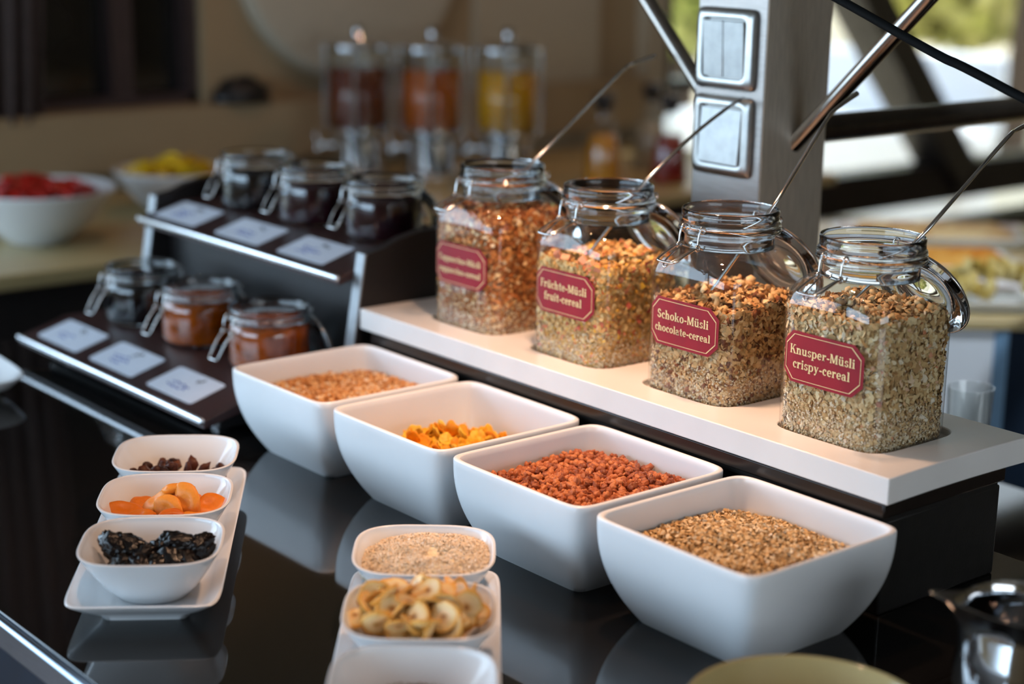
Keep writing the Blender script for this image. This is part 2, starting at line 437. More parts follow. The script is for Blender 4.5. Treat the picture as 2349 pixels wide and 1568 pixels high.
# ------------------------------------------------------------------ plinth with white slab
pl = thing('jar_plinth', 'long black plinth under the white jar board', 'plinth', (-1.65, 1.63, 0))
def loc_box(name, parent, x0, x1, y0, y1, z0, z1, m, bev=0):
    p = parent.location; return boxo(name, x0-p[0], x1-p[0], y0-p[1], y1-p[1], z0-p[2], z1-p[2], m, parent, bev)
loc_box('base_box', pl, -2.12, -1.1505, 1.511, 1.732, 0, .1145, M['blackbox'], .003)
loc_box('spacer', pl, -2.13, -1.147, 1.504, 1.72, .1145, .122, M['blackbox'])
loc_box('upper_board', pl, -2.14, -1.142, 1.497, 1.728, .122, .1405, M['blackstrip'], .002)

JX = [-1.982, -1.7485, -1.5165, -1.285]; JY = 1.626; ST = .1730
# white slab with four rounded square holes; right end slightly hollow
V, F = [], []
prof = [(-2.166, 1.4945)]
for i in range(13):
    t = i/12; prof.append((-1.1355-.0035*math.sin(PI*t), 1.4945+t*(1.7635-1.4945)))
prof += [(-2.166, 1.7635)]
n = len(prof)
V = [(x, y, .1410) for x, y in prof]+[(x, y, ST) for x, y in prof]
F = [tuple(range(n-1, -1, -1)), tuple(range(n, 2*n))]+[(i, (i+1) % n, (i+1) % n+n, i+n) for i in range(n)]
slab = mesh('jar_board', V, F, M['slab'], smooth=False)
cut = []
for i, x in enumerate(JX):
    cv, cf = loft([[(px+x+(.004 if i == 3 else -.003), py+JY+.002, z) for px, py, _ in sup(.0836, .0836, 5.5, 48, 0)] for z in (.1625, .20)])
    cut.append((cv, cf))
cv, cf = join_geo(*cut)
cutter = mesh('cutter', cv, cf, M['slab'], smooth=False)
bo = slab.modifiers.new('b', 'BOOLEAN'); bo.object = cutter; bo.operation = 'DIFFERENCE'; bo.solver = 'EXACT'
bpy.context.view_layer.update()
me = bpy.data.meshes.new_from_object(slab.evaluated_get(bpy.context.evaluated_depsgraph_get()))
slab.modifiers.clear(); slab.data = me; bpy.data.objects.remove(cutter)
me.polygons.foreach_set('use_smooth', [False]*len(me.polygons))
bevel(slab, .0015, 2, 40)
tag(slab, 'long white lacquered board with recesses holding the four cereal jars', 'board')

# ------------------------------------------------------------------ lettering (flat print)
def rect(x0, y0, x1, y1): return [(x0, y0), (x1, y0), (x1, y1), (x0, y1)]
def arc(cx, cy, rx, ry, a0, a1, tx, ty, n=14):
    q = []
    for i in range(n):
        A, B = [math.radians(a0+(a1-a0)*j/n) for j in (i, i+1)]
        q.append([(cx+rx*math.cos(A), cy+ry*math.sin(A)), (cx+rx*math.cos(B), cy+ry*math.sin(B)),
                  (cx+(rx-tx)*math.cos(B), cy+(ry-ty)*math.sin(B)), (cx+(rx-tx)*math.cos(A), cy+(ry-ty)*math.sin(A))])
    return q
def dot(cx, cy, r): return [[(cx+r*math.cos(2*PI*i/10), cy+r*math.sin(2*PI*i/10)) for i in range(10)]]
def diag(x0, y0, x1, y1, w): return [(x0, y0), (x0+w, y0), (x1+w, y1), (x1, y1)]
W_, T_, X_ = .19, .10, .68
def stem(x, y0, y1, sb=1, st=1, w=W_):
    q = [rect(x, y0, x+w, y1)]
    if sb: q.append(rect(x-.07, y0, x+w+.07, y0+.075))
    if st: q.append([(x-.09, y1-.05), (x, y1-.12), (x+w*.5, y1), (x-.02, y1+.01)])
    return q
def glyph(c):
    if c == 'a': return arc(.24, .19, .24, .21, 0, 360, .15, .07, 20)+[rect(.33, .05, .33+W_, .48)]+arc(.27, .44, .25, .25, 0, 150, .17, .08)+dot(.11, .53, .085)+[[(.40, .0), (.60, .0), (.62, .08), (.45, .12)]], .66
    if c == 'c': return arc(.30, .34, .30, .355, 55, 315, .19, .09, 20)+dot(.43, .53, .10), .56
    if c == 'e': return arc(.31, .34, .31, .355, 0, 318, .19, .09, 22)+[rect(.14, .31, .60, .40)], .64
    if c == 'o': return arc(.33, .34, .33, .355, 0, 360, .19, .09, 24), .69
    if c == 'p': return stem(.06, -.28, X_)+arc(.38, .34, .32, .355, -140, 140, .19, .09, 20), .74
    if c == 'u' or c == 'ü':
        q = stem(.06, .2, X_, 0)+arc(.30, .22, .24, .235, 180, 330, .19, .12)+stem(.45, .0, X_, 0)+[rect(.45, 0, .74, .075)]
        if c == 'ü': q += dot(.22, .87, .10)+dot(.50, .87, .10)
        return q, .76
    if c == 'i': return stem(.07, 0, X_)+dot(.16, .88, .115), .36
    if c == 'l': return stem(.07, 0, 1.02), .36
    if c == 'n': return stem(.06, 0, X_)+arc(.36, .43, .27, .26, 0, 165, .19, .12)+stem(.44, 0, .44, 1, 0), .74
    if c == 'h': return stem(.06, 0, 1.02)+arc(.36, .43, .27, .26, 0, 165, .19, .12)+stem(.44, 0, .44, 1, 0), .74
    if c == 'r': return stem(.06, 0, X_)+arc(.36, .46, .18, .22, 60, 180, .14, .12)+dot(.43, .58, .105), .55
    if c == 's': return arc(.26, .50, .22, .19, 30, 250, .15, .085)+arc(.26, .185, .24, .20, -150, 80, .16, .09)+dot(.09, .13, .075)+dot(.41, .56, .07), .53
    if c == 't': return [rect(.14, .14, .14+W_, .90), rect(.0, .58, .46, .68)]+arc(.33, .17, .19, .19, 180, 320, .17, .10), .50
    if c == 'f': return stem(.10, 0, .8, 1, 0)+arc(.30, .80, .20, .24, 40, 180, .17, .10)+dot(.42, .92, .09)+[rect(.0, .58, .42, .68)], .46
    if c == 'y': return [diag(.02, X_, .24, .02, W_), diag(.50, X_, .18, -.2, .10), rect(-.04, .62, .28, X_), rect(.42, .62, .66, X_)]+dot(.15, -.18, .10), .66
    if c == 'k': return stem(.06, 0, 1.02)+[diag(.22, .28, .48, X_, .12), diag(.32, .38, .52, 0, W_), rect(.44, 0, .76, .075), rect(.42, .61, .70, X_)], .76
    if c == '-': return [rect(.04, .26, .40, .40)], .44
    if c == 'M': return stem(.06, 0, 1, 1, 0, .12)+[diag(.08, 1, .42, .05, W_), diag(.76, 1, .46, .05, .12), rect(0, .925, .25, 1), rect(.76, .925, 1.06, 1)]+stem(.80, 0, 1, 1, 0), 1.10
    if c == 'S': return arc(.33, .74, .28, .28, 25, 255, .19, .10)+arc(.33, .27, .31, .29, -155, 80, .20, .10)+[diag(.16, .58, .34, .46, .26)]+dot(.11, .20, .09)+dot(.52, .83, .085), .70
    if c == 'C': return arc(.44, .5, .44, .52, 45, 318, .22, .10, 24)+[rect(.68, .70, .78, .98)], .84
    if c == 'F': return stem(.07, 0, 1, 1, 0)+[rect(0, .91, .62, 1), rect(.07, .46, .48, .55), rect(.54, .74, .62, 1), rect(.42, .38, .49, .64)], .68
    if c == 'K': return stem(.07, 0, 1, 1, 0)+[rect(0, .925, .33, 1), diag(.22, .40, .60, 1, .12), diag(.34, .56, .62, 0, .22), rect(.54, 0, .92, .075), rect(.52, .925, .84, 1)], .90
    return [], .35
def text_polys(s, h, gap=.045):
    out, x = [], 0
    for c in s:
        q, adv = glyph(c)
        for p in q: out.append([((a+x)*h, b*h) for a, b in p])
        x += adv+gap
    return out, (x-gap)*h

# ------------------------------------------------------------------ big cereal jars
JH, JN, BW, BZ, SZ = .248, 5.2, .0796, .158, .199
def jar_front_map(half, n, zoff=0):
    """arc length s measured from the middle of the -y side -> point on the outline and normal"""
    T = np.linspace(-PI/2-1.2, -PI/2+1.2, 4001)
    c, s = np.cos(T), np.sin(T)
    x = half*np.sign(c)*np.abs(c)**(2/n); y = half*np.sign(s)*np.abs(s)**(2/n)
    d = np.concatenate([[0], np.cumsum(np.hypot(np.diff(x), np.diff(y)))]); d -= d[2000]
    def f(a):
        X, Y = np.interp(a, d, x), np.interp(a, d, y)
        e = 1e-4; tx, ty = np.interp(a+e, d, x)-np.interp(a-e, d, x), np.interp(a+e, d, y)-np.interp(a-e, d, y)
        l = math.hypot(tx, ty); return X, Y, ty/l, -tx/l
    return f
fmap = jar_front_map(BW, JN)
def on_front(polys, off):
    V, F = [], []
    for p in polys:
        n = len(V)
        for s, z in p:
            X, Y, nx, ny = fmap(s); V.append((X+nx*off, Y+ny*off, z))
        F.append(tuple(range(n, n+len(p))))
    return V, F
def octo(hw, hh, ch): return [(-hw+ch, -hh), (hw-ch, -hh), (hw, -hh+ch), (hw, hh-ch), (hw-ch, hh), (-hw+ch, hh), (-hw, hh-ch), (-hw, -hh+ch)]
def jar_label(parent, l1, l2, zc, h1):
    hw, hh, ch = .0605, .0315, .0135
    # body of the label as vertical slices so that it follows the rounded glass
    xs = [-hw, -hw+ch]+[(-hw+ch)+(2*hw-2*ch)*i/24 for i in range(1, 24)]+[hw-ch, hw]
    ext = lambda x: hh-max(0, abs(x)-(hw-ch))
    rings = []
    V, F = [], []
    for x in xs:
        X, Y, nx, ny = fmap(x); e = ext(x)
        for off in (.0002, .0007):
            for z in (zc-e, zc+e): V.append((X+nx*off, Y+ny*off, z))
    for i in range(len(xs)-1):
        a, b = 4*i, 4*(i+1)
        F += [(a+2, b+2, b+3, a+3), (a+1, b+1, b, a), (a, b, b+2, a+2), (a+3, b+3, b+1, a+1)]
    F += [(0, 2, 3, 1), (len(V)-4, len(V)-3, len(V)-1, len(V)-2)]
    lab = mesh('label', V, F, M['label'], parent, smooth=True, auto=40)
    # thin gilt border
    o1 = octo(hw-.0036, hh-.0036, ch-.0006); o2 = octo(hw-.0043, hh-.0043, ch-.0003)
    polys = []
    for i in range(8):
        a, b, c, d = o1[i], o1[(i+1) % 8], o2[(i+1) % 8], o2[i]; K = 14 if abs(a[0]-b[0]) > .05 else 1
        for k in range(K):
            t0, t1 = k/K, (k+1)/K; L_ = lambda p, q, t: (p[0]+(q[0]-p[0])*t, p[1]+(q[1]-p[1])*t)
            polys.append([L_(a, b, t0), L_(a, b, t1), L_(d, c, t1), L_(d, c, t0)])
    polys = [[(s, z+zc) for s, z in p] for p in polys]
    V, F = on_front(polys, .0010); mesh('border', V, F, M['gold'], lab, smooth=False)
    polys = []
    for s, dz in ((l1, .0035), (l2, -.0135)):
        q, wd_ = text_polys(s, h1)
        if wd_ > .099: q, wd_ = text_polys(s, h1*.099/wd_)
        polys += [[(a-wd_/2, b+zc+dz) for a, b in p] for p in q]
    V, F = on_front(polys, .0011); mesh('lettering', V, F, M['gold'], lab, smooth=False)
    return lab

def blend_ring(t, z, r, N=72):
    """t=0 rounded square BW, t=1 circle of radius r"""
    A = sup(BW, BW, JN, N, z); B = []
    for i in range(N):
        a = 2*PI*i/N; B.append((r*math.cos(a), r*math.sin(a), z))
    return [(a[0]*(1-t)+b[0]*t, a[1]*(1-t)+b[1]*t, z) for a, b in zip(A, B)]
NR = .0585
def body_rings(shrink=0):
    R = []
    for s, z in ((.90, .0008), (.965, .003), (.99, .008), (1, .016)):
        R.append([(x*s, y*s, z) for x, y, _ in sup(BW, BW, JN, 72, 0)])
    R.append(sup(BW, BW, JN, 72, BZ))
    for i in range(1, 11):
        a = i/10*PI/2; R.append(blend_ring(1-math.cos(a), BZ+(SZ-BZ)*math.sin(a), NR))
    return R
def lid_parts(t, R, hinge, beta, wire_r):
    """open glass lid hanging from the back hinge; local +y is away from the jar"""
    lid = bpy.data.objects.new('lid', None); lid.empty_display_size = .01; link(lid, t)
    lid.location = hinge; lid.rotation_euler = (-beta, 0, 0)
    k = R/.066
    prof = [(0, .006), (.030, .006), (.036, .002), (.046, .001), (.050, .004), (.066, .004), (.068, .007), (.066, .0105), (.055, .012), (.050, .0175), (.042, .0195), (.020, .0150), (0, .0140)]
    V, F = lathe([(r*k, z*k) for r, z in prof], 48)
    V = [(x, y+R+.004, -z) for x, y, z in V]
    mesh('lid_glass', V, [f[::-1] for f in F], M['clear'], lid, auto=60)
    V, F = lathe([(.052*k, .001), (.063*k, .001), (.063*k, .0045), (.052*k, .0045), (.052*k, .001)], 40)
    mesh('gasket', [(x, y+R+.004, -z+.001) for x, y, z in V], F, M['gasket'], lid)
    V, F = join_geo(ring_wire(R*1.03, wire_r, 0), tube_geo([(-.012*k, 2*R+.003, 0), (-.012*k, 2*R+.016*k, 0), (.012*k, 2*R+.016*k, 0), (.012*k, 2*R+.003, 0)], wire_r, 6, 3))
    V = [(x, y+(R+.004 if i < 240 else 0), z-.007*k) for i, (x, y, z) in enumerate(V)]
    mesh('wire_hoop', V, F, M['wire'], lid)
    return lid
def latch(t, r0, z0, k, out, down, half, inner=True):
    """wire bail at the front (-y): neck eyelets, two hanging links and the U shaped lever"""
    g = []
    wr = .00125*k
    for s in (-1, 1):
        x = s*half
        y0 = -math.sqrt(max(r0*r0-x*x, 1e-6))
        # eyelet coil
        ev, ef = ring_wire(.0042*k, wr*1.15, 0, 14, 6)
        g.append(([(x+q[2], y0-.004*k+q[0], z0+q[1]) for q in ev], ef))
        # link
        yb = y0-.012*k; zb = z0-.020*k
        g.append(tube_geo([(x, y0-.006*k, z0+.004*k), (x, y0-.010*k, z0-.004*k), (x, yb, zb), (x, yb+.001, zb-.004*k)], wr, 6, 4))
        ev, ef = ring_wire(.0036*k, wr*1.1, 0, 12, 6)
        g.append(([(x+q[2], yb+q[0], zb-.002+q[1]) for q in ev], ef))
        # second link back to the neck
        g.append(tube_geo([(x, yb, zb), (x*.75, y0+.002, z0-.026*k), (x*.7, y0+.006, z0-.022*k)], wr*.9, 6, 3))
    yb = -r0-.010*k; zb = z0-.021*k
    te = Vector((0, yb-out, zb-down))
    g.append(tube_geo([(-half, yb, zb), (-half*1.02, yb-out*.45, zb-down*.40), (-half*.95, te.y+.004, te.z+.002), (-half*.6, te.y, te.z), (half*.6, te.y, te.z), (half*.95, te.y+.004, te.z+.002), (half*1.02, yb-out*.45, zb-down*.40), (half, yb, zb)], wr*1.25, 8, 6))
    if inner: g.append(tube_geo([(-half*.8, yb+.002, zb-.001), (-half*.35, te.y+.006, te.z+.0), (0, te.y-.001, te.z-.007*k), (half*.35, te.y+.006, te.z+.0), (half*.8, yb+.002, zb-.001)], wr, 8, 6))
    V, F = join_geo(*g); return mesh('latch', V, F, M['wire'], t)
def big_jar(x, rz, l1, l2, label, h1, zl):
    t = thing('cereal_jar', label, 'jar', (x, JY, .1632), rz, 'large clip-top cereal jars')
    V, F = loft(body_rings(), True, False); mesh('body', V, F, M['glass'], t)
    # thick glass neck with thread bead and lip
    prof = [(NR, SZ-.0005), (NR, .212), (.0605, .216), (.0655, .219), (.0668, .222), (.0655, .225), (.0632, .2262), (.0645, .2285), (.0655, .2305), (.0648, .2325), (.0630, .234), (.0628, .242), (.0632, .2455), (.0622, .2478), (.0611, .2480), (.0602, .2462), (.0598, .238), (.0590, .226), (.0585, .218), (.0562, .208), (.0562, SZ+.0005), (NR, SZ-.0005)]
    V, F = lathe(prof, 72); mesh('neck', V, F, M['clear'], t, auto=70)
    V, F = ring_wire(.0648, .0011, .2272, 60, 6); mesh('neck_wire', V, F, M['wire'], t)
    latch(t, .0655, .2272, 1.0, .040, .016, .0165)
    # hinge loop at the back
    for sx in (-.02, .02):
        V, F = ring_wire(.0045, .0014, 0, 14, 6); mesh('hinge_coil', [(sx+q[2], .0715+q[0], .2275+q[1]) for q in V], F, M['wire'], t)
    lid_parts(t, .064, (0, .0725, .2265), math.radians(57), .0014)
    if l1: jar_label(t, l1, l2, zl, h1)
    return t
jar_specs = [
    ('Cappuccino-Müsli', 'cappuccino-cereal', 'glass jar labelled cappuccino cereal filled with dark brown flakes', .0100),
    ('Früchte-Müsli', 'fruit-cereal', 'glass jar labelled fruit cereal filled with orange fruity flakes', .0112),
    ('Schoko-Müsli', 'chocolate-cereal', 'glass jar labelled chocolate cereal, about two thirds full', .0112),
    ('Knusper-Müsli', 'crispy-cereal', 'glass jar labelled crispy cereal nearest the right end of the board', .0112)]
for x, (a, b, lb, h) in zip(JX, jar_specs): big_jar(x, 0, a, b, lb, h, .1025)

# ---- what is in the jars: one mass of flakes each
C_ = lin
oat = [(0, C_(150, 112, 66)), (.35, C_(196, 158, 104)), (.7, C_(224, 192, 142)), (1, C_(238, 216, 178))]
M['f_capp'] = ramp_mat('cappuccino_flakes', [(0, C_(128, 70, 34)), (.4, C_(188, 110, 54)), (.75, C_(222, 150, 84)), (.88, C_(240, 200, 140)), (1, C_(250, 230, 196))])
M['f_fruit'] = ramp_mat('fruit_flakes', [(0, C_(206, 148, 84)), (.4, C_(236, 188, 116)), (.80, C_(248, 218, 160)), (.88, C_(250, 196, 60)), (.95, C_(236, 110, 90)), (1, C_(250, 176, 130))])
M['f_schoko'] = ramp_mat('chocolate_flakes', [(0, C_(116, 64, 38)), (.12, C_(146, 86, 52)), (.2, C_(200, 150, 94)), (.6, C_(230, 184, 124)), (1, C_(248, 216, 166))])
M['f_knusper'] = ramp_mat('crispy_flakes', [(0, C_(110, 76, 50)), (.04, C_(186, 142, 92)), (.5, C_(224, 186, 130)), (.88, C_(244, 218, 170)), (.95, C_(250, 234, 206)), (1, C_(232, 164, 122))])
M['fine_pale'] = ramp_mat('oat_dust', [(0, C_(214, 182, 136)), (1, C_(250, 236, 208))])
core = {k: mat('cereal_core_'+k, c, .9, var=.35, vscale=150, bump=.6, bscale=320) for k, c in
        dict(c=C_(164, 98, 50), f=C_(222, 172, 104), s=C_(186, 136, 86), k=C_(208, 172, 122)).items()}
def cereal(x, fill, m, cm, name, label, n, size, dome, seed, chunks=0, slope=0, extra=None, ne=0):
    """flakes pressed against the glass and heaped on top"""
    loc = Vector((x, JY, .1632)); hw = BW-.0022
    def half_at(z):
        if z <= BZ: return hw, 0
        a = math.asin(min(1, (z-BZ)/(SZ-BZ))); return hw, 1-math.cos(a)
    # core
    R = []
    zs = [.004]+[.004+(fill-.006)*i/8 for i in range(1, 9)]
    for z in zs:
        h, t = half_at(z); Rg = blend_ring(t, z, NR, 48)
        R.append([(p[0]*(hw-.0035)/BW, p[1]*(hw-.0035)/BW, z) for p in Rg])
    last = R[-1]
    for s in (.7, .4, .1): R.append([(p[0]*s, p[1]*s, fill-.004+dome*(1-s)+slope*p[1]*s/BW) for p in last])
    cv, cf = loft(R)
    # side flakes
    th = rng.uniform(0, 2*PI, n); zz = rng.uniform(.003, fill, n)
    c, s = np.cos(th), np.sin(th)
    px = np.sign(c)*np.abs(c)**(2/JN); py = np.sign(s)*np.abs(s)**(2/JN)
    # even spread along the outline
    Tt = np.linspace(0, 2*PI, 4000); cc, ss = np.cos(Tt), np.sin(Tt)
    ox = np.sign(cc)*np.abs(cc)**(2/JN); oy = np.sign(ss)*np.abs(ss)**(2/JN)
    d = np.concatenate([[0], np.cumsum(np.hypot(np.diff(ox), np.diff(oy)))])
    pick = rng.uniform(0, d[-1], n); px = np.interp(pick, d, ox); py = np.interp(pick, d, oy)
    ang = np.arctan2(py, px)
    tt = np.array([half_at(z)[1] for z in zz])
    bx = px*hw*(1-tt)+np.cos(ang)*NR*.97*tt; by = py*hw*(1-tt)+np.sin(ang)*NR*.97*tt
    nx = np.sign(px)*np.abs(px)**(JN-1); ny = np.sign(py)*np.abs(py)**(JN-1)
    l = np.hypot(nx, ny); nx /= l; ny /= l
    szv = (rng.uniform(.6, 1.2, n)+.9*rng.uniform(0, 1, n)**4)*size*1.15*np.where(zz < .045, .6, 1)*np.where((zz > .045) & (zz < .06), .8, 1)
    inset = rng.uniform(.0008, .0036, n)+szv*.10
    P = np.stack([bx-nx*inset, by-ny*inset, zz], 1)
    Nn = np.stack([nx, ny, np.zeros(n)], 1)
    A = flakes(P, Nn, szv, .38, (.55, .95), .2)
    # top heap
    m2 = n//3
    a = rng.uniform(0, 2*PI, m2); rr = np.sqrt(rng.uniform(0, 1, m2)); h, t = half_at(fill)
    lim = (hw*(1-t)+NR*t)-.006
    px = np.sign(np.cos(a))*np.abs(np.cos(a))**(2/3.6)*rr*lim; py = np.sign(np.sin(a))*np.abs(np.sin(a))**(2/3.6)*rr*lim
    pz = fill-.004+dome*(1-rr)+slope*py/BW+rng.uniform(-.003, .006, m2)+.005*np.array([noise.noise((u*38+seed, v*38, 0)) for u, v in zip(px, py)])
    B = flakes(np.stack([px, py, pz], 1), np.tile([0, 0, 1.], (m2, 1)), rng.uniform(.8, 1.5, m2)*size, .7, (.55, .95), .35)
    geos = [A, B]
    if chunks:
        m3 = chunks; a = rng.uniform(0, 2*PI, m3); rr = np.sqrt(rng.uniform(0, 1, m3))*.93
        px = np.sign(np.cos(a))*np.abs(np.cos(a))**(2/3.6)*rr*lim; py = np.sign(np.sin(a))*np.abs(np.sin(a))**(2/3.6)*rr*lim
        pz = fill-.001+dome*(1-rr)+slope*py/BW+rng.uniform(-.002, .006, m3)
        geos.append(grains(np.stack([px, py, pz], 1), rng.uniform(.009, .015, m3), .3))
    if ne:
        pick = rng.uniform(0, d[-1], ne); ex_ = np.interp(pick, d, ox)*(hw-.004); ey_ = np.interp(pick, d, oy)*(hw-.004)
        zz = .01+(fill-.012)*rng.uniform(0, 1, ne)**.8
        geos.append(grains(np.stack([ex_, ey_, np.minimum(zz, BZ)], 1), rng.uniform(.006, .0115, ne), .3))
    nf = n//2
    zz = .004+rng.uniform(0, 1, nf)**1.6*.05; pick = rng.uniform(0, d[-1], nf); px = np.interp(pick, d, ox); py = np.interp(pick, d, oy)
    P = np.stack([px*(hw-.0012), py*(hw-.0012), zz], 1)
    fine = flakes(P, np.stack([px, py, px*0], 1), rng.uniform(.0018, .0038, nf), .5)
    tri = [];
    for f in cf:
        for i in range(1, len(f)-1): tri.append((f[0], f[i], f[i+1]))
    V, F, mi = cat((np.array(cv), np.array(tri)), *geos, fine)
    midx = np.where(mi == 0, 0, np.where(mi == len(geos)+1, 2, np.where((mi == len(geos)) & bool(ne), 3, 1)))
    o = np_mesh(name, V, F, [cm, m, M['fine_pale'], extra or m], None, False, midx)
    o.location = loc; tag(o, label, 'cereal', None, 'stuff')
    return o
cereal(JX[0], .182, M['f_capp'], core['c'], 'cappuccino_cereal', 'dark brown cappuccino cereal filling its jar to the neck', 6500, .0080, .012, 1, 0, 0, ramp_mat('pale_flake_bits', [(0, C_(210, 150, 92)), (1, C_(250, 224, 180))]), 110)
cereal(JX[1], .146, M['f_fruit'], core['f'], 'fruit_cereal', 'orange and yellow fruit cereal inside the second jar', 6500, .0082, .004, 2, 40, .006, ramp_mat('dried_fruit_bits', [(0, C_(232, 96, 80)), (.4, C_(250, 176, 130)), (.7, C_(250, 196, 50)), (1, C_(244, 150, 60))]), 150)
cereal(JX[2], .128, M['f_schoko'], core['s'], 'chocolate_cereal', 'flaky chocolate cereal heaped in the third jar', 7000, .0076, .012, 3, 70, .010, ramp_mat('chocolate_bits', [(0, C_(92, 48, 28)), (1, C_(146, 84, 50))]), 220)
cereal(JX[3], .160, M['f_knusper'], core['k'], 'crispy_cereal', 'pale crunchy cereal inside the rightmost jar', 7500, .0074, .006, 4, 60, .004, ramp_mat('raisin_and_nut_bits', [(0, C_(50, 36, 30)), (.3, C_(236, 150, 110)), (.6, C_(250, 226, 190)), (1, C_(252, 240, 220))]), 150)
# fruit cubes on the fruit cereal
M['cube'] = ramp_mat('candied_fruit', [(0, C_(246, 190, 130)), (.5, C_(244, 168, 140)), (1, C_(250, 214, 170))], .5, False, .3, .3)
V, F = [], []; box(V, F, -.5, .5, -.5, .5, -.5, .5)
cub = mesh_data('fruit_cube', V, F, M['cube'], False)
for i, (dx, dy, dz) in enumerate([(.012, -.062, .142), (.026, -.058, .139), (.020, -.061, .150), (.034, -.060, .147), (-.030, -.064, .150), (-.012, -.066, .148), (-.022, -.067, .136)]):
    o = place('fruit_cube', cub, (JX[1]+dx, JY+dy, .1632+dz), (rng.uniform(0, 3), rng.uniform(0, 3), rng.uniform(0, 3)), (.012, .010, .009))
    bevel(o, .12, 2) if i == 0 else None
    tag(o, '%s candied fruit cube on top of the fruit cereal' % ['middle', 'right lower', 'middle upper', 'rightmost', 'leftmost', 'left of centre', 'left lower'][i], 'fruit', 'candied fruit cubes in the fruit jar')

# ---- serving spoons
def spoon(name_label, x, P, head):
    t = thing('serving_spoon', name_label, 'spoon', (0, 0, 0), 0, 'long steel spoons standing in the jars')
    V, F = tube_geo(P, lambda s: .0026+.0012*max(0, s-.85)/.15, 8, 8)
    mesh('handle', V, F, M['wire'], t)
    # spoon bowl
    rings = []
    A = Vector(head); ax = (Vector(P[0])-Vector(P[1])).normalized()
    ax = Vector((ax.x, ax.y, ax.z*.35)).normalized(); sd = ax.cross(Vector((0, 0, 1))).normalized(); n_ = sd.cross(ax)
    N = 20
    for r_, dz in ((1.0, 0), (.8, -.006), (.5, -.010), (.15, -.012)):
        rings.append([tuple(A+ax*(.026*r_*math.cos(2*PI*i/N))+sd*(.018*r_*math.sin(2*PI*i/N))+n_*dz) for i in range(N)])
    V, F = loft(rings, False, True); o = mesh('spoon_bowl', V, F, M['wire'], t)
    so = o.modifiers.new('s', 'SOLIDIFY'); so.thickness = .0009
def at(x, y, d):
    return Vector((0, 0, .78))+(fw+r2*((x-1174.5)/3968.33)-u2*((y-784)/3968.33))*d
def dep(p): return (Vector(p)-Vector((0, 0, .78))).dot(fw)
for i, (pts, lb) in enumerate([
    ([(1228, 366), (1330, 262), (1425, 165), (1455, 145), (1502, 129)], 'steel spoon standing in the cappuccino cereal jar'),
    ([(1485, 411), (1590, 310), (1665, 250), (1690, 234), (1731, 214)], 'steel spoon standing in the fruit cereal jar'),
    ([(1776, 470), (1835, 375), (1893, 280), (1915, 252), (1966, 214)], 'steel spoon standing in the chocolate cereal jar'),
    ([(2124, 530), (2215, 425), (2310, 317), (2332, 298), (2380, 275)], 'steel spoon standing in the crispy cereal jar')]):
    rim = Vector((JX[i]+.64*.052, JY+.768*.052, .1632+.247)); d0 = dep(rim)
    out = [at(px, py, d0+.10*k/4) for k, (px, py) in enumerate(pts)]
    z_in = [.178, .140, .120, .150][i]+.1632
    foot = Vector((JX[i]-.02, JY-.018, z_in+.006))
    mid = out[0].lerp(foot, .45)
    spoon(lb, JX[i], [foot, mid, *out], foot+Vector((-.012, -.014, -.004)))

def zone(u, v, R):
    a = 'front' if v < -R/3 else 'back' if v > R/3 else 'middle'
    b = 'left' if u < -R/3 else 'right' if u > R/3 else 'centre'
    return a+' '+b
def view_uv(dx, dy): return dx*.64+dy*.768, -dx*.768+dy*.64
# ------------------------------------------------------------------ big square bowls
def sq_bowl_geo(rim, base, h, th, nr, nb, N=96, exp=2.3):
    outer, inner = [], []
    K = 16
    for i in range(K+1):
        t = i/K; s = 1-(1-t)**exp; hw = base+(rim-base)*s; n = nb+(nr-nb)*t
        outer.append(sup(hw, hw, n, N, h*t))
    rimr = [sup(rim-.0008, rim-.0008, nr, N, h+.0016), sup(rim-th*.5, rim-th*.5, nr, N, h+.0024), sup(rim-th+.0008, rim-th+.0008, nr, N, h+.0014)]
    for i in range(K, -1, -1):
        t = i/K; s = 1-(1-t)**exp; hw = base+(rim-base)*s-th; n = nb+(nr-nb)*t
        inner.append(sup(hw, hw, n, N, max(th, h*t)))
    inner.append(sup(base*.5, base*.5, 4, N, th))
    foot = [sup(base-.004, base-.004, nb, N, 0.0)]
    return loft(foot+outer+rimr+inner)
BR, BB, BH = .1240, .0845, .1215
BXC = [-1.2285-.2635*3, -1.2285-.2635*2, -1.2285-.2635, -1.2285]; BYC = 1.3660
lbs = ['white square bowl of puffed wheat at the left end of the row', 'white square bowl holding orange cornflakes', 'white square bowl full of brown chocolate puffs', 'white square bowl of rolled oats at the right end of the row']
V, F = sq_bowl_geo(BR, BB, BH, .0065, 12, 13)
proto = None
for i, x in enumerate(BXC):
    if proto is None: proto = mesh('square_bowl', V, F, M['melamine'], auto=50); o = proto
    else: o = proto.copy(); COL.objects.link(o)
    o.location = (x, BYC, 0); tag(o, lbs[i], 'bowl', 'big white square bowls')
def inner_half(z, rim=BR, base=BB, h=BH, th=.0065, exp=2.3):
    t = max(0, min(1, z/h)); return base+(rim-base)*(1-(1-t)**exp)-th
def heap(nx, sp, zc, fz, n=5, margin=.004, jit=.45):
    """jittered grid over the inside of a bowl at height zc, z from fz(x,y)"""
    P = []
    for i in range(-nx, nx+1):
        for j in range(-nx, nx+1):
            x, y = (i+rng.uniform(-jit, jit))*sp, (j+rng.uniform(-jit, jit))*sp
            z = fz(x, y); h = inner_half(z)-margin
            if (abs(x)/h)**n+(abs(y)/h)**n < 1: P.append((x, y, z))
    return np.array(P)
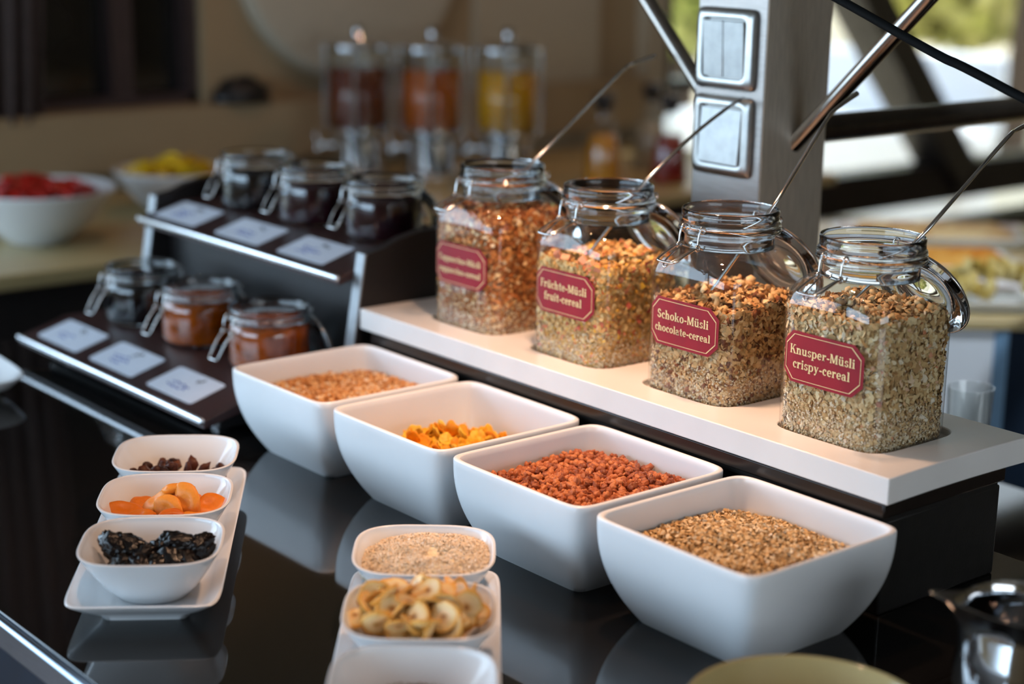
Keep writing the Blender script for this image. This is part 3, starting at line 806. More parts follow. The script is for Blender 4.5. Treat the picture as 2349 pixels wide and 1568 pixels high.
def core_heap(fz, m, drop=.004, zc=.092, N=28):
    """solid body under a heap (triangles)"""
    V, F = [], []
    h0 = inner_half(zc)-.004
    for i in range(N+1):
        for j in range(N+1):
            u, v = -1+2*i/N, -1+2*j/N
            x, y = u*h0, v*h0
            z = fz(x, y)-drop; k = (inner_half(z)-.003)/h0; V.append((x*min(1, k), y*min(1, k), z))
    for i in range(N):
        for j in range(N):
            a = i*(N+1)+j; F += [(a, a+N+1, a+N+2), (a, a+N+2, a+1)]
    return np.array(V), np.array(F)
def nz(x, y, f, s): return noise.noise((x*f+s, y*f-s, s*.7))
# puffed wheat
M['wheat'] = ramp_mat('puffed_wheat', [(0, C_(176, 110, 54)), (.5, C_(226, 160, 96)), (.85, C_(240, 194, 138)), (1, C_(250, 236, 210))], .6)
fz = lambda x, y: .0945+.006*nz(x, y, 22, 1)-.006*max(0, (abs(y)/.11)**3)-.006*max(0, (abs(x)/.11)**3)
P = heap(26, .0050, .09, fz); P2 = P.copy(); P2[:, 2] += rng.uniform(-.004, .0, len(P))
G = grains(P2, rng.uniform(.006, .0095, len(P)), .25)
V, F, mi = cat(core_heap(fz, None), G)
o = np_mesh('puffed_wheat', V, F, [core['f'], M['wheat']], None, False, mi); o.location = (BXC[0], BYC, 0)
tag(o, 'golden puffed wheat grains in the left square bowl', 'cereal', None, 'stuff')
# rolled oats
M['oats'] = ramp_mat('rolled_oats', [(0, C_(200, 154, 98)), (.4, C_(232, 194, 138)), (.8, C_(246, 220, 176)), (1, C_(252, 238, 212))], .75)
fz4 = lambda x, y: .0965+.004*nz(x, y, 16, 4)-.010*max(0, (abs(y)/.11)**2.5)-.006*max(0, (abs(x)/.11)**2.5)
P = np.concatenate([heap(36, .0032, .07, fz4) for _ in range(2)]); P[:, 2] += rng.uniform(-.003, .002, len(P))
G = flakes(P, np.tile([0, 0, 1.], (len(P), 1)), rng.uniform(.0050, .0078, len(P)), .75, (.6, .9), .4)
V, F, mi = cat(core_heap(fz4, None), G)
o = np_mesh('rolled_oats', V, F, [core['k'], M['oats']], None, False, mi); o.location = (BXC[3], BYC, 0)
tag(o, 'pale rolled oats heaped in the right square bowl', 'cereal', None, 'stuff')
# chocolate puffs: the largest in view one by one, the rest as one mass
M['puff'] = ramp_mat('chocolate_puff', [(0, C_(136, 68, 36)), (.5, C_(188, 102, 56)), (1, C_(224, 140, 84))], .45, False, .5, 0, .4)
M['puff_mass'] = ramp_mat('chocolate_puff_mass', [(0, C_(136, 68, 36)), (.5, C_(188, 102, 56)), (1, C_(224, 140, 84))], .45, True, .5, 0, .4)
fz3 = lambda x, y: .1000+.006*nz(x, y, 26, 7)-.007*max(0, (abs(y)/.11)**3)-.007*max(0, (abs(x)/.11)**3)
P = heap(14, .0086, .07, fz3, 5, .007)
order = np.argsort(P[:, 0]*fw.x+P[:, 1]*fw.y)      # nearest first
vis = [i for i in order if not (P[i, 1] < -.072)]
pick = set(vis[:300])
puffs = []
for s in range(6):
    a, f_ = lump(ICO3, (1.25, .85, .8), .55, 1.9, s+1); puffs.append(mesh_data('chocolate_puff', a, f_, M['puff']))
for i in pick:
    o = place('chocolate_puff', puffs[i % 6], (BXC[2]+P[i, 0], BYC+P[i, 1], P[i, 2]+rng.uniform(-.001, .003)), tuple(rng.uniform(0, 6.28, 3)), float(rng.uniform(.0044, .0064)))
    tag(o, 'brown chocolate puff at the %s of the third square bowl' % zone(*view_uv(P[i, 0], P[i, 1]), .13), 'cereal', 'chocolate puffs in the square bowl')
rest = np.array([P[i] for i in range(len(P)) if i not in pick])
Q = heap(15, .0080, .07, lambda x, y: fz3(x, y)-.006, 5, .007)
G = grains(np.concatenate([rest, Q]), rng.uniform(.0095, .013, len(rest)+len(Q)), .3)
V, F, mi = cat(core_heap(fz3, None, .011), G)
o = np_mesh('chocolate_puff_mass', V, F, [M['puff_mass'], M['puff_mass']], None, True, mi); o.location = (BXC[2], BYC, 0)
tag(o, 'mass of smaller chocolate puffs lying under the top layer', 'cereal', None, 'stuff')
# cornflakes one by one
M['flake'] = ramp_mat('cornflake', [(0, C_(252, 150, 20)), (.5, C_(255, 182, 40)), (1, C_(255, 206, 80))], .5, False, .5, .35)
cfm = []
for s in range(6):
    V, F = [], []; N = 9
    for i in range(N):
        for j in range(N):
            u, v = -1+2*i/(N-1), -1+2*j/(N-1); r_ = math.hypot(u, v)
            k = 1/max(1e-6, max(abs(u), abs(v)))*r_ if r_ > 0 else 1
            x, y = (u/k, v/k) if r_ > 0 else (0, 0)
            z = .55*x*x*(.5+.3*math.sin(s))-.35*y*y*math.cos(s*2)+.28*noise.noise((x*1.7+s*5, y*1.7, s))+.12*noise.noise((x*5+s, y*5, s))
            e = 1+.25*noise.noise((math.atan2(y, x)*1.1+s*9, s, 0)); V.append((x*e, y*e*.8, z))
    for i in range(N-1):
        for j in range(N-1): a = i*N+j; F.append((a, a+N, a+N+1, a+1))
    me = mesh_data('cornflake', V, F, M['flake']); cfm.append(me)
fz2 = lambda x, y: .072+.008*nz(x, y, 24, 3)+.012*math.exp(-((x+.052)**2+(y-.0)**2)/.0009)-.020*max(0, (abs(x)/.10)**2.4)-.018*max(0, (abs(y)/.10)**2.4)
Pc = heap(8, .0150, .07, fz2, 4, .014, .5); q = 0
for i, p in enumerate(Pc):
    for lay in range(2):
        o = place('cornflake', cfm[(i+lay*3) % 6], (BXC[1]+p[0]+rng.uniform(-.004, .004), BYC+p[1]+rng.uniform(-.004, .004), p[2]+lay*.009-.002+rng.uniform(-.002, .004)), (rng.normal(0, .6), rng.normal(0, .6), rng.uniform(0, 6.28)), float(rng.uniform(.0105, .0155)))
        so = o.modifiers.new('s', 'SOLIDIFY'); so.thickness = .08
        tag(o, ('upper' if lay else 'lower')+' orange cornflake at the %s of the second square bowl' % zone(*view_uv(p[0], p[1]), .11), 'cornflake', 'cornflakes in the square bowl')

# ------------------------------------------------------------------ trays with small bowls
def tray(loc, rz, L, Wd, label):
    N = 96
    def R(hx, hy, z, n=14): return sup(hx, hy, n, N, z)
    hx, hy = Wd/2, L/2
    rings = [R(hx-.036, hy-.040, .0), R(hx-.033, hy-.037, .006), R(hx-.016, hy-.018, .017), R(hx-.002, hy-.002, .0285), R(hx, hy, .031), R(hx-.0015, hy-.0015, .0325), R(hx-.004, hy-.004, .0318), R(hx-.016, hy-.018, .0215), R(hx-.024, hy-.026, .0165), R(hx-.030, hy-.032, .0155), R(hx*.3, hy*.3, .0155)]
    V, F = loft(rings); o = mesh('serving_tray', V, F, M['ceramic'], auto=60)
    o.location = loc; o.rotation_euler = (0, 0, rz)
    return tag(o, label, 'tray', 'long white porcelain trays')
def small_bowl_geo(rim=.0800, base=.042, h=.060, th=.0036, n=3.4, N=72):
    rings = [sup(base-.005, base-.005, 2.2, N, 0), sup(base-.001, base-.001, 2.2, N, .001)]
    K = 12
    prof = lambda t: base+(rim-base)*(t**.82)
    for i in range(K+1):
        t = i/K; rings.append(sup(prof(t), prof(t), 2.2+(n-2.2)*t**.6, N, .003+(h-.003)*t))
    rings += [sup(rim+.0004, rim+.0004, n, N, h+.0012), sup(rim-th*.5, rim-th*.5, n, N, h+.0022), sup(rim-th, rim-th, n, N, h+.001)]
    for i in range(K, -1, -1):
        t = i/K; rings.append(sup(prof(t)-th, prof(t)-th, 2.2+(n-2.2)*t**.6, N, .0065+(h-.0065)*t))
    rings.append(sup(base*.4, base*.4, 2, N, .0062))
    return loft(rings)
SBV, SBF = small_bowl_geo(); sb_me = None
def small_bowl(loc, rz, label):
    global sb_me
    if sb_me is None:
        o = mesh('dip_bowl', SBV, SBF, M['ceramic'], auto=60); sb_me = o.data
    else: o = link(bpy.data.objects.new('dip_bowl', sb_me))
    o.location = loc; o.rotation_euler = (0, 0, rz); return tag(o, label, 'bowl', 'small white porcelain bowls')
aL = math.radians(145.1-90); TL = Vector((-1.813, .959, 0))
tray(TL, aL, .488, .172, 'white porcelain tray at the left carrying the dried fruit bowls')
exL, eyL = Vector((math.cos(aL), math.sin(aL), 0)), Vector((-math.sin(aL), math.cos(aL), 0))
tz = .0156
LB = [TL-eyL*.158+exL*.005, TL+eyL*.004+exL*.0025, TL+eyL*.168-exL*.002]
for p, lb in zip(LB, ('white bowl of prunes at the front of the left tray', 'white bowl of apricots in the middle of the left tray', 'white bowl of raisins at the back of the left tray')):
    small_bowl((p.x, p.y, tz), aL, lb)
aR = math.radians(141-90); TR = Vector((-1.3240, .9835, 0))
tray(TR, aR, .488, .172, 'white porcelain tray in the foreground with sesame and banana chips')
exR, eyR = Vector((math.cos(aR), math.sin(aR), 0)), Vector((-math.sin(aR), math.cos(aR), 0))
RB = [Vector((-1.4765, 1.0985, 0))+exR*.006, Vector((-1.344, .990, 0))+exR*.0095, Vector((-1.211, .8825, 0))+exR*.010]
for p, lb in zip(RB, ('white bowl of sesame at the back of the foreground tray', 'white bowl overflowing with banana chips', 'white bowl with brown seeds cut off by the bottom edge')):
    small_bowl((p.x, p.y, tz), aR, lb)
def in_bowl(c, ex, ey, u, v, z): return (c.x+ex.x*u+ey.x*v, c.y+ex.y*u+ey.y*v, tz+z)
# sesame
M['sesame'] = ramp_mat('sesame_seed', [(0, C_(246, 212, 170)), (.5, C_(254, 234, 206)), (1, C_(255, 246, 230))], .55)
q_ = rng.uniform(-1, 1, (16000, 2)); q_ = q_[(np.abs(q_)**3.2).sum(1) < 1][:11000]*.0735; cx, cy = q_[:, 0], q_[:, 1]; n = len(cx)
fs = lambda x, y: .053+.010*(1-(math.hypot(x, y)/.07)**2)-.012*math.exp(-((x-.012)**2+(y+.004)**2)/.00022)+.003*nz(x, y, 40, 9)+.05*x
P = np.array([in_bowl(RB[0], exR, eyR, x, y, fs(x, y)+rng.uniform(-.001, .001)) for x, y in zip(cx, cy)])
G = flakes(P, np.tile([0, 0, 1.], (n, 1)), rng.uniform(.0024, .0036, n), .4, (.55, .75), .3, 5)
Rg = []
for s in (1, .75, .5, .25, .02):
    Rg.append([in_bowl(RB[0], exR, eyR, x*s, y*s, fs(x*s, y*s)-.0009) for x, y, _ in sup(.072, .072, 3.4, 40, 0)])
cv, cf = loft(Rg, False, True); tri = [(f[0], f[i], f[i+1]) for f in cf for i in range(1, len(f)-1)]
V, F, mi = cat((np.array(cv), np.array(tri)), G)
o = np_mesh('sesame_seeds', V, F, [mat('sesame_core', C_(252, 226, 190), .8, var=.2, vscale=300), M['sesame']], None, False, mi)
tag(o, 'pale sesame seeds with a scooped hollow', 'seeds', None, 'stuff')
# brown seeds in the cut-off bowl
n = 2500; a = rng.uniform(0, 2*PI, n); rr = np.sqrt(rng.uniform(0, 1, n))*.058
P = np.array([in_bowl(RB[2], exR, eyR, r_*math.cos(t), r_*math.sin(t), .030+rng.uniform(-.002, .002)) for r_, t in zip(rr, a)])
V, F = flakes(P, np.tile([0, 0, 1.], (n, 1)), rng.uniform(.003, .005, n), .5, (.5, .7))
o = np_mesh('brown_seeds', V, F, [ramp_mat('flax', [(0, C_(80, 44, 26)), (1, C_(140, 86, 50))], .4)])
tag(o, 'brown seeds in the bowl cut off by the bottom edge', 'seeds', None, 'stuff')
# banana chips
M['chip'] = bpy.data.materials.new('banana_chip'); M['chip'].use_nodes = True
Nn, Ll = nt(M['chip']); b = Nn['Principled BSDF']; b.inputs['Roughness'].default_value = .45
tc = Nn.new('ShaderNodeTexCoord'); vm = Nn.new('ShaderNodeVectorMath'); vm.operation = 'LENGTH'
sx = Nn.new('ShaderNodeMapping'); sx.inputs['Scale'].default_value = (1, 1, 0)
Ll.new(tc.outputs['Object'], sx.inputs[0]); Ll.new(sx.outputs[0], vm.inputs[0])
nzn = Nn.new('ShaderNodeTexNoise'); nzn.inputs['Scale'].default_value = 3; Ll.new(tc.outputs['Object'], nzn.inputs[0])
ad = Nn.new('ShaderNodeMath'); ad.operation = 'MULTIPLY_ADD'; ad.inputs[1].default_value = .35; Ll.new(nzn.outputs[0], ad.inputs[0]); Ll.new(vm.outputs['Value'], ad.inputs[2])
rp = Nn.new('ShaderNodeValToRGB'); e = rp.color_ramp.elements
e[0].position = .22; e[0].color = (*C_(140, 84, 40), 1); e[1].position = 1.15; e[1].color = (*C_(246, 178, 80), 1)
for p_, c_ in ((.34, C_(226, 170, 100)), (.6, C_(255, 222, 168)), (.95, C_(255, 216, 146)), (1.05, C_(224, 182, 70))):
    if p_ <= 1: q_ = e.new(p_); q_.color = (*c_, 1)
e[-1].position = 1.0
oi = Nn.new('ShaderNodeObjectInfo'); hs = Nn.new('ShaderNodeHueSaturation'); mr = Nn.new('ShaderNodeMapRange'); mr.inputs[3].default_value = .72; mr.inputs[4].default_value = 1.12
Ll.new(oi.outputs['Random'], mr.inputs[0]); Ll.new(mr.outputs[0], hs.inputs['Value']); Ll.new(ad.outputs[0], rp.inputs[0]); Ll.new(rp.outputs[0], hs.inputs['Color']); Ll.new(hs.outputs[0], b.inputs['Base Color'])
chips = []
for s in range(4):
    V, F = lathe([(.0, .10), (.3, .09), (.7, .08), (.93, .07), (1, .0), (.93, -.07), (.6, -.07), (0, -.06)], 22)
    V = [(x*(1+.1*math.sin(2*math.atan2(y, x)+s)), y*.92, z+.32*x*x*math.cos(s*1.3)+.25*y*y*math.sin(s+1)+.1*noise.noise((x*2+s, y*2, s))) for x, y, z in V]
    chips.append(mesh_data('banana_chip', V, F, M['chip']))
k = 0
for lay, (cnt, rad, z) in enumerate([(10, .044, .036), (13, .054, .047), (18, .068, .058), (16, .062, .067), (9, .040, .078)]):
    for i in range(cnt):
        a = 2*PI*(i+.5*lay+rng.uniform(-.3, .3))/cnt; rr = rad*math.sqrt(rng.uniform(.25, 1)) if lay < 4 else rad*rng.uniform(.2, 1)
        tl = .55 if lay < 3 else .8
        zn = zone(rr*math.cos(a), rr*math.sin(a)*.95, .06)
        o = place('banana_chip', chips[k % 4], in_bowl(RB[1], exR, eyR, rr*math.cos(a), rr*math.sin(a)*.95, z+rng.uniform(-.003, .003)), (rng.normal(0, tl), rng.normal(0, tl), rng.uniform(0, 6.28)), float(rng.uniform(.0155, .0195)))
        tag(o, ['bottom', 'buried', 'half covered', 'upper', 'topmost'][lay]+' dried banana chip at the %s of the overflowing bowl' % zn, 'banana chip', 'banana chips in the bowl'); k += 1
# apricots
M['apricot'] = ramp_mat('dried_apricot', [(0, C_(214, 96, 18)), (.5, C_(240, 136, 30)), (1, C_(248, 158, 60))], .42, False, .35, .25)
apr = []
for s in range(4):
    V, F = lump(ICO4, (1.08, .84, .40), .20, 1.15, s+20)
    V = [Vector((v.x, v.y, v.z-.22*math.exp(-(v.x**2+v.y**2)/.16)*(1 if v.z > 0 else -.4))) for v in V]; apr.append(mesh_data('dried_apricot', V, F, M['apricot']))
spots = [(-.052, .004, .028, .3, .2), (-.03, -.026, .030, .2, -.2), (-.012, .012, .036, .5, -.5), (.012, .020, .050, -.35, .3), (.004, -.012, .036, 1.2, .3), (.026, -.004, .044, 1.0, .9), (.05, .004, .032, .4, -.3), (.040, -.028, .028, .1, .3), (.012, -.036, .028, 1.1, .2), (-.010, -.040, .022, .2, .1), (.02, .040, .028, .1, -.1), (-.03, .036, .024, .1, .2), (0, 0, .016, 0, 0), (.03, .01, .016, 0, .2), (-.03, 0, .016, .1, 0)]
for i, (u, v, z, rx, ry) in enumerate(spots):
    o = place('dried_apricot', apr[i % 4], in_bowl(LB[1], exL, eyL, u, v, z+.010), (rx, ry, aL+rng.uniform(-1, 1)), float(rng.uniform(.0185, .0225)))
    tag(o, ('raised' if z > .034 else 'low')+' dried apricot at the %s of its white bowl' % zone(u, v, .055), 'apricot', 'dried apricots in the bowl')
# prunes
M['prune'] = ramp_mat('prune', [(0, (.0025, .0018, .0017)), (1, (.009, .0055, .005))], .20, False, .9, 0, .4)
prn = []
for s in range(4):
    V, F = ICO4; o_ = Vector((s*4.1, s*2.2, 1))
    V = [Vector((v.x*1.15, v.y*.85, v.z*.72))*(1+.28*noise.noise(v*1.4+o_)+.34*abs(noise.noise(Vector((v.x*2.2, v.y*5, v.z*5))+o_))-.12+.12*abs(noise.noise(v*8+o_))) for v in V]; prn.append(mesh_data('prune', V, F, M['prune']))
spots = [(-.044, .006, .044, .2, .6), (-.026, .008, .040, .3, .2), (-.044, -.018, .030, 0, .3), (-.006, -.004, .036, .2, 0), (.010, .010, .036, .4, .2), (.022, .016, .042, .9, .3), (.034, .004, .044, 1.2, .2), (.048, .006, .038, .8, -.5), (.052, -.016, .030, .3, .1), (.030, -.020, .032, .6, .3), (.010, -.028, .028, .1, .1), (-.016, -.030, .028, .2, .1), (-.03, -.036, .024, 0, 0), (.03, -.04, .024, 0, .2), (0, .03, .026, .3, 0), (.03, .034, .026, 0, .3), (-.03, .03, .026, 0, 0), (0, 0, .018, 0, 0)]
for i, (u, v, z, rx, ry) in enumerate(spots):
    if z < .034: u, v = u*.74, v*.74
    o = place('prune', prn[i % 4], in_bowl(LB[0], exL, eyL, u, v, z+.009), (rx, ry, aL+rng.uniform(-1.5, 1.5)), float(rng.uniform(.0165, .0205)))
    tag(o, ('raised' if z > .035 else 'low')+' black prune at the %s of its white bowl' % zone(u, v, .055), 'prune', 'prunes in the bowl')
# raisins
M['raisin'] = ramp_mat('raisin', [(0, C_(40, 18, 12)), (.6, C_(84, 40, 22)), (1, C_(140, 80, 44))], .4, False, .6)
rsn = [mesh_data('raisin', *lump(ICO2, (1.3, .8, .65), .5, 2.2, s+40), M['raisin']) for s in range(4)]
for i in range(44):
    a, rr = rng.uniform(0, 2*PI), .056*math.sqrt(rng.uniform(0, 1))
    o = place('raisin', rsn[i % 4], in_bowl(LB[2], exL, eyL, rr*math.cos(a)*1.05, rr*math.sin(a), .027+.010*(1-rr/.056)+rng.uniform(0, .005)), tuple(rng.uniform(0, 3, 3)), float(rng.uniform(.0062, .0095)))
    tag(o, 'brown raisin at the %s of its white bowl' % zone(rr*math.cos(a), rr*math.sin(a), .05), 'raisin', 'raisins in the bowl')

# ------------------------------------------------------------------ jam riser
rs = thing('jam_riser', 'two-tier dark wooden riser with steel strips holding jam jars', 'riser', (-2.5, 1.5, 0))
RX0, RX1 = -2.822, -2.176
def shelf(yf, zf, yb, x0, x1):
    """tilted lip then level board"""
    yl, zl = yf+.090, zf+.0265
    pr = [(yf, zf-.013), (yf, zf), (yl, zl), (yb, zl), (yb, zl-.018), (yl+.004, zl-.018)]
    V = [(x-rs.location.x, y-rs.location.y, z) for x in (x0, x1) for y, z in pr]; k = len(pr)
    F = [tuple(range(k-1, -1, -1)), tuple(range(k, 2*k))]+[(i, (i+1) % k, (i+1) % k+k, i+k) for i in range(k)]
    s = mesh('shelf', V, [f[::-1] for f in F], M['wenge'], rs, smooth=False); bevel(s, .0015)
    V, F = [], []
    box(V, F, x0-rs.location.x, x1-rs.location.x, yf-.006-rs.location.y, yf+.003-rs.location.y, zf-.007, zf+.0045)
    st = mesh('steel_strip', V, F, M['strip'], s, smooth=False); bevel(st, .0042, 4)
    return yl, zl
ly, lz = shelf(1.2215, .036, 1.50, RX0, RX1)
uy, uz = shelf(1.4735, .2195, 1.720, -2.846, -2.192)
def rbox(name, x0, x1, y0, y1, z0, z1, m, bev=.002): return boxo(name, x0+2.5, x1+2.5, y0-1.5, y1-1.5, z0, z1, m, rs, bev)
rbox('plinth_board', -2.79, -2.20, 1.262, 1.48, .010, .0435, M['panel'])
rbox('foot', -2.76, -2.74, 1.275, 1.295, 0, .0105, M['strip'], .001); rbox('foot', -2.25, -2.23, 1.275, 1.295, 0, .0105, M['strip'], .001)
rbox('back_board', -2.838, -2.19, 1.700, 1.715, 0, .2260, M['panel'])
rbox('riser_board', -2.838, -2.192, 1.532, 1.544, 0, .2260, M['panel'])
for x0, x1 in ((-2.862, -2.840), (-2.190, -2.169)):
    pr = [(1.468, 0), (1.510, .256), (1.545, .262), (1.575, .274), (1.61, .281), (1.65, .283), (1.752, .284), (1.752, 0)]
    k = len(pr); V = [(x+2.5, y-1.5, z) for x in (x0, x1) for y, z in pr]
    F = [tuple(range(k)), tuple(range(2*k-1, k-1, -1))]+[(i, i+k, (i+1) % k+k, (i+1) % k) for i in range(k)]
    p = mesh('side_panel', V, F, M['panel'], rs, smooth=False); bevel(p, .0012)
    V = [(x+2.5, y-1.5+d, z) for x in (x0-.001, x1+.001) for y, z, d in ((1.468, 0, -.004), (1.510, .257, -.004), (1.510, .257, 0), (1.468, 0, 0))]
    F = [(0, 1, 2, 3), (7, 6, 5, 4), (0, 4, 5, 1), (1, 5, 6, 2), (2, 6, 7, 3), (3, 7, 4, 0)]
    s = mesh('steel_edge', V, F, M['post_edge'], p, smooth=False); bevel(s, .001)
# cards
def card(x0, x1, yf, zf, label, k, pale):
    sl = math.atan2(.0265, .090); t = thing('name_card', label, 'card', ((x0+x1)/2, yf+.0505, zf+.0505*math.tan(sl)+.0004), 0, 'white name cards on the riser'); t.rotation_euler = (sl, 0, 0)
    hw, hh = (x1-x0)/2, .0335
    V, F = loft([sup(hw, hh, 16, 40, 0), sup(hw, hh, 16, 40, .0009)]); mesh('card_sheet', V, F, M['card'], t, smooth=False)
    # illegible blue handwriting and a small dark drawing
    g = []
    for row in range(2 if k % 2 else 3):
        x = -hw*.55+rng.uniform(0, .01); y = -.004-.0085*row+(.006 if k % 2 == 0 else 0)
        pts = []
        for i in range(int(rng.integers(9, 15))):
            pts.append((x, y+rng.uniform(-.0035, .0035), .0012)); x += .0042
        g.append(tube_geo(pts, .0014, 4, 3))
    V, F = join_geo(*g); mesh('handwriting', [(a, b, .001+(c-.0012)*.2) for a, b, c in V], F, M['ink'], t)
    g = []
    for i in range(5):
        cx, cy = hw*.15+rng.uniform(-.012, .012), hh*.52+rng.uniform(-.006, .006)
        ev, ef = lathe([(.0001, .0004), (.0035*rng.uniform(.5, 1.1), .0004), (.0001, 0)], 8); g.append(([(a+cx, b+cy, c+.0009) for a, b, c in ev], ef))
    V, F = join_geo(*g); mesh('small_drawing', V, F, M['blackink'], t)
ups = ['upper shelf card in front of the left berry jam jar', 'upper shelf card in front of the middle red jam jar', 'upper shelf card in front of the right red jam jar']
los = ['lower shelf card in front of the black jam jar', 'lower shelf card in front of the middle apricot jam jar', 'lower shelf card in front of the right apricot jam jar']
for k, (a, b) in enumerate([(-2.822, -2.676), (-2.608, -2.462), (-2.405, -2.266)]): card(a, b, 1.4735, .2195, ups[k], k, True)
for k, (a, b) in enumerate([(-2.788, -2.637), (-2.591, -2.440), (-2.392, -2.249)]): card(a, b, 1.2215, .036, los[k], k+1, False)

# jam jars
def jam_jar(loc, rz, jm, label, jlabel, cat_name):
    t = thing('jam_jar', label, 'jar', loc, rz, 'small clip-top jam jars')
    R = .0655
    prof = [(0, .001), (R*.86, .001), (R*.97, .005), (R, .012), (R, .060), (R*.985, .067), (R*.94, .0725)]
    V, F = lathe(prof, 56); mesh('body', V, F, M['glass'], t, auto=60)
    np_ = [(R*.94, .0722), (R*.94, .077), (R*1.0, .0795), (R*1.02, .0825), (R*.98, .086), (R*.96, .088), (R*.985, .091), (R*.985, .0955), (R*.97, .099), (R*.92, .0998), (R*.885, .098), (R*.87, .090), (R*.87, .076), (R*.9, .0718), (R*.94, .0722)]
    V, F = lathe(np_, 56); mesh('neck', V, F, M['clear'], t, auto=70)
    V, F = ring_wire(R*1.0, .0011, .0868, 44, 6); mesh('neck_wire', V, F, M['wire'], t)
    latch(t, R*1.0, .0868, .95, .030, .040, .0130, False)
    for sx in (-.012, .012):
        V, F = ring_wire(.0045, .0014, 0, 12, 6); mesh('hinge_coil', [(sx+q[2], R+.004+q[0], .087+q[1]) for q in V], F, M['wire'], t)
    lid_parts(t, R*.93, (0, R+.005, .086), math.radians(79), .0013)
    V, F = lathe([(0, .004), (R*.88, .004), (R*.955, .008), (R*.965, .014), (R*.965, .060), (R*.95, .0665), (R*.89, .071), (R*.855, .0775), (R*.6, .0765), (R*.3, .078), (0, .077)], 48)
    V = [(x, y, z+(.0022*noise.noise((x*60+loc[0]*9, y*60, 0)) if z > .072 else 0)) for x, y, z in V]
    o = mesh('jam', V, F, jm); o.location = loc; tag(o, jlabel, 'jam')
def jam_mat(name, c, tr=0):
    return mat(name, c, .12, var=.4, vscale=40, spec=.5, **{'Subsurface Weight': tr, 'Subsurface Radius': (.02, .008, .003), 'Subsurface Scale': 1.0})
jb = jam_mat('black_currant_jam', (.004, .002, .003)); jr = jam_mat('dark_red_jam', (.020, .002, .005)); jo = jam_mat('apricot_jam', C_(150, 68, 4), .15)
for (x, y), jm, a, b in zip([(-2.695, 1.634), (-2.507, 1.638), (-2.318, 1.648)], (jb, jr, jr),
    ('jam jar with near-black berry jam on the upper shelf', 'middle jam jar with dark red jam on the upper shelf', 'right jam jar with dark red jam on the upper shelf'),
    ('near-black berry jam in the upper left jar', 'dark red jam in the upper middle jar', 'dark red jam in the upper right jar')):
    jam_jar((x, y, uz), 0, jm, a, b, 'jam')
for (x, y), jm, a, b in zip([(-2.708, 1.405), (-2.518, 1.412), (-2.309, 1.418)], (jb, jo, jo),
    ('jam jar with black jam on the lower shelf', 'middle jam jar with apricot jam on the lower shelf', 'right jam jar with apricot jam on the lower shelf'),
    ('black jam in the lower left jar', 'amber apricot jam in the lower middle jar', 'amber apricot jam in the lower right jar')):
    jam_jar((x, y, lz), 0, jm, a, b, 'jam')

# ------------------------------------------------------------------ steel post with braces and switches
px0, px1, py0, py1 = -1.8086, -1.6725, 1.850, 1.989
po = thing('steel_post', 'square brushed steel post with diagonal tube braces behind the jars', 'post', (-1.7405, 1.9195, -.12))
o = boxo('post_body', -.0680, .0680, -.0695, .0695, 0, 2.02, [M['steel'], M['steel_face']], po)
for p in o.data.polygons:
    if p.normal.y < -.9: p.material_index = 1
bevel(o, .002)
tube('brace', [(.062, .0055, .572), (1.45, .0055, 1.960)], .0122, M['brace'], po, 20, 0)
tube('brace', [(-.062, .0055, .572), (-1.45, .0055, 1.960)], .0122, M['brace'], po, 20, 0)
tb_ = mat('dark_bronze_tube', (.10, .085, .07), .25, .9, var=.15)
tube('crossbar', [(0, .06, .581), (0, 2.2, .581)], .0218, tb_, po, 24, 0)
boxo('far_leg', -.03, .03, 2.17, 2.23, -.80, .605, tb_, po, .002)
V, F = lathe([(.0, 0), (.020, 0), (.022, .004), (.016, .008), (0, .008)], 20)
def switch(xc, zc, keys, label, on):
    t = thing('light_switch', label, 'switch', (xc, py0-.0002, zc), 0, 'steel switches on the post')
    h = .0585
    def sq(hw, y, n=11): return [(x, y, z) for x, z, _ in sup(hw, hw, n, 56, 0)]
    rings = [sq(h, 0), sq(h, -.004), sq(h-.004, -.0085), sq(h-.012, -.0105), sq(h-.0155, -.0095), sq(h-.0165, -.004), sq(h-.03, -.004)]
    V, F = loft(rings, True, True); mesh('frame', V, [f[::-1] for f in F], M['satin'], t, auto=40)
    w = 2*(h-.0180)/keys
    for i in range(keys):
        x0 = -(h-.0180)+i*w+.0004; x1 = x0+w-.0008; hh = h-.0180
        V = [(x, y, z) for x in (x0, x1) for y, z in ((-.003, -hh), (-.0125 if on else -.0075, -hh), (-.0075 if on else -.0125, hh), (-.003, hh))]
        F = [(0, 1, 2, 3), (7, 6, 5, 4), (0, 4, 5, 1), (1, 5, 6, 2), (2, 6, 7, 3), (3, 7, 4, 0)]
        r_ = mesh('rocker', V, F, M['rocker'], t, smooth=False); bevel(r_, .001)
switch(-1.7470, .5890, 2, 'upper steel light switch with two narrow rockers', False)
switch(-1.7470, .4640, 1, 'lower steel light switch with one wide rocker', True)
# black cable crossing in front of the brace
a_, b_ = at(1905, -12, 2.20), at(2360, 232, 2.02)
dd = (b_-a_)
e_ = b_+dd*((b_.z-.006)/-dd.z); c_ = a_-dd*.9
tube('black_cable', [Vector((c_.x-.02, c_.y, 1.9)), c_+Vector((-.02, 0, .08)), c_, a_, a_+dd*.55+Vector((0, 0, -.003)), b_, b_.lerp(e_, .5), e_], .0058, mat('matt_black_rubber', (.006, .006, .006), .75, var=.2, spec=.1), None, 10, 6)
tag(bpy.data.objects['black_cable'], 'thin black cable strung diagonally past the steel brace', 'cable')

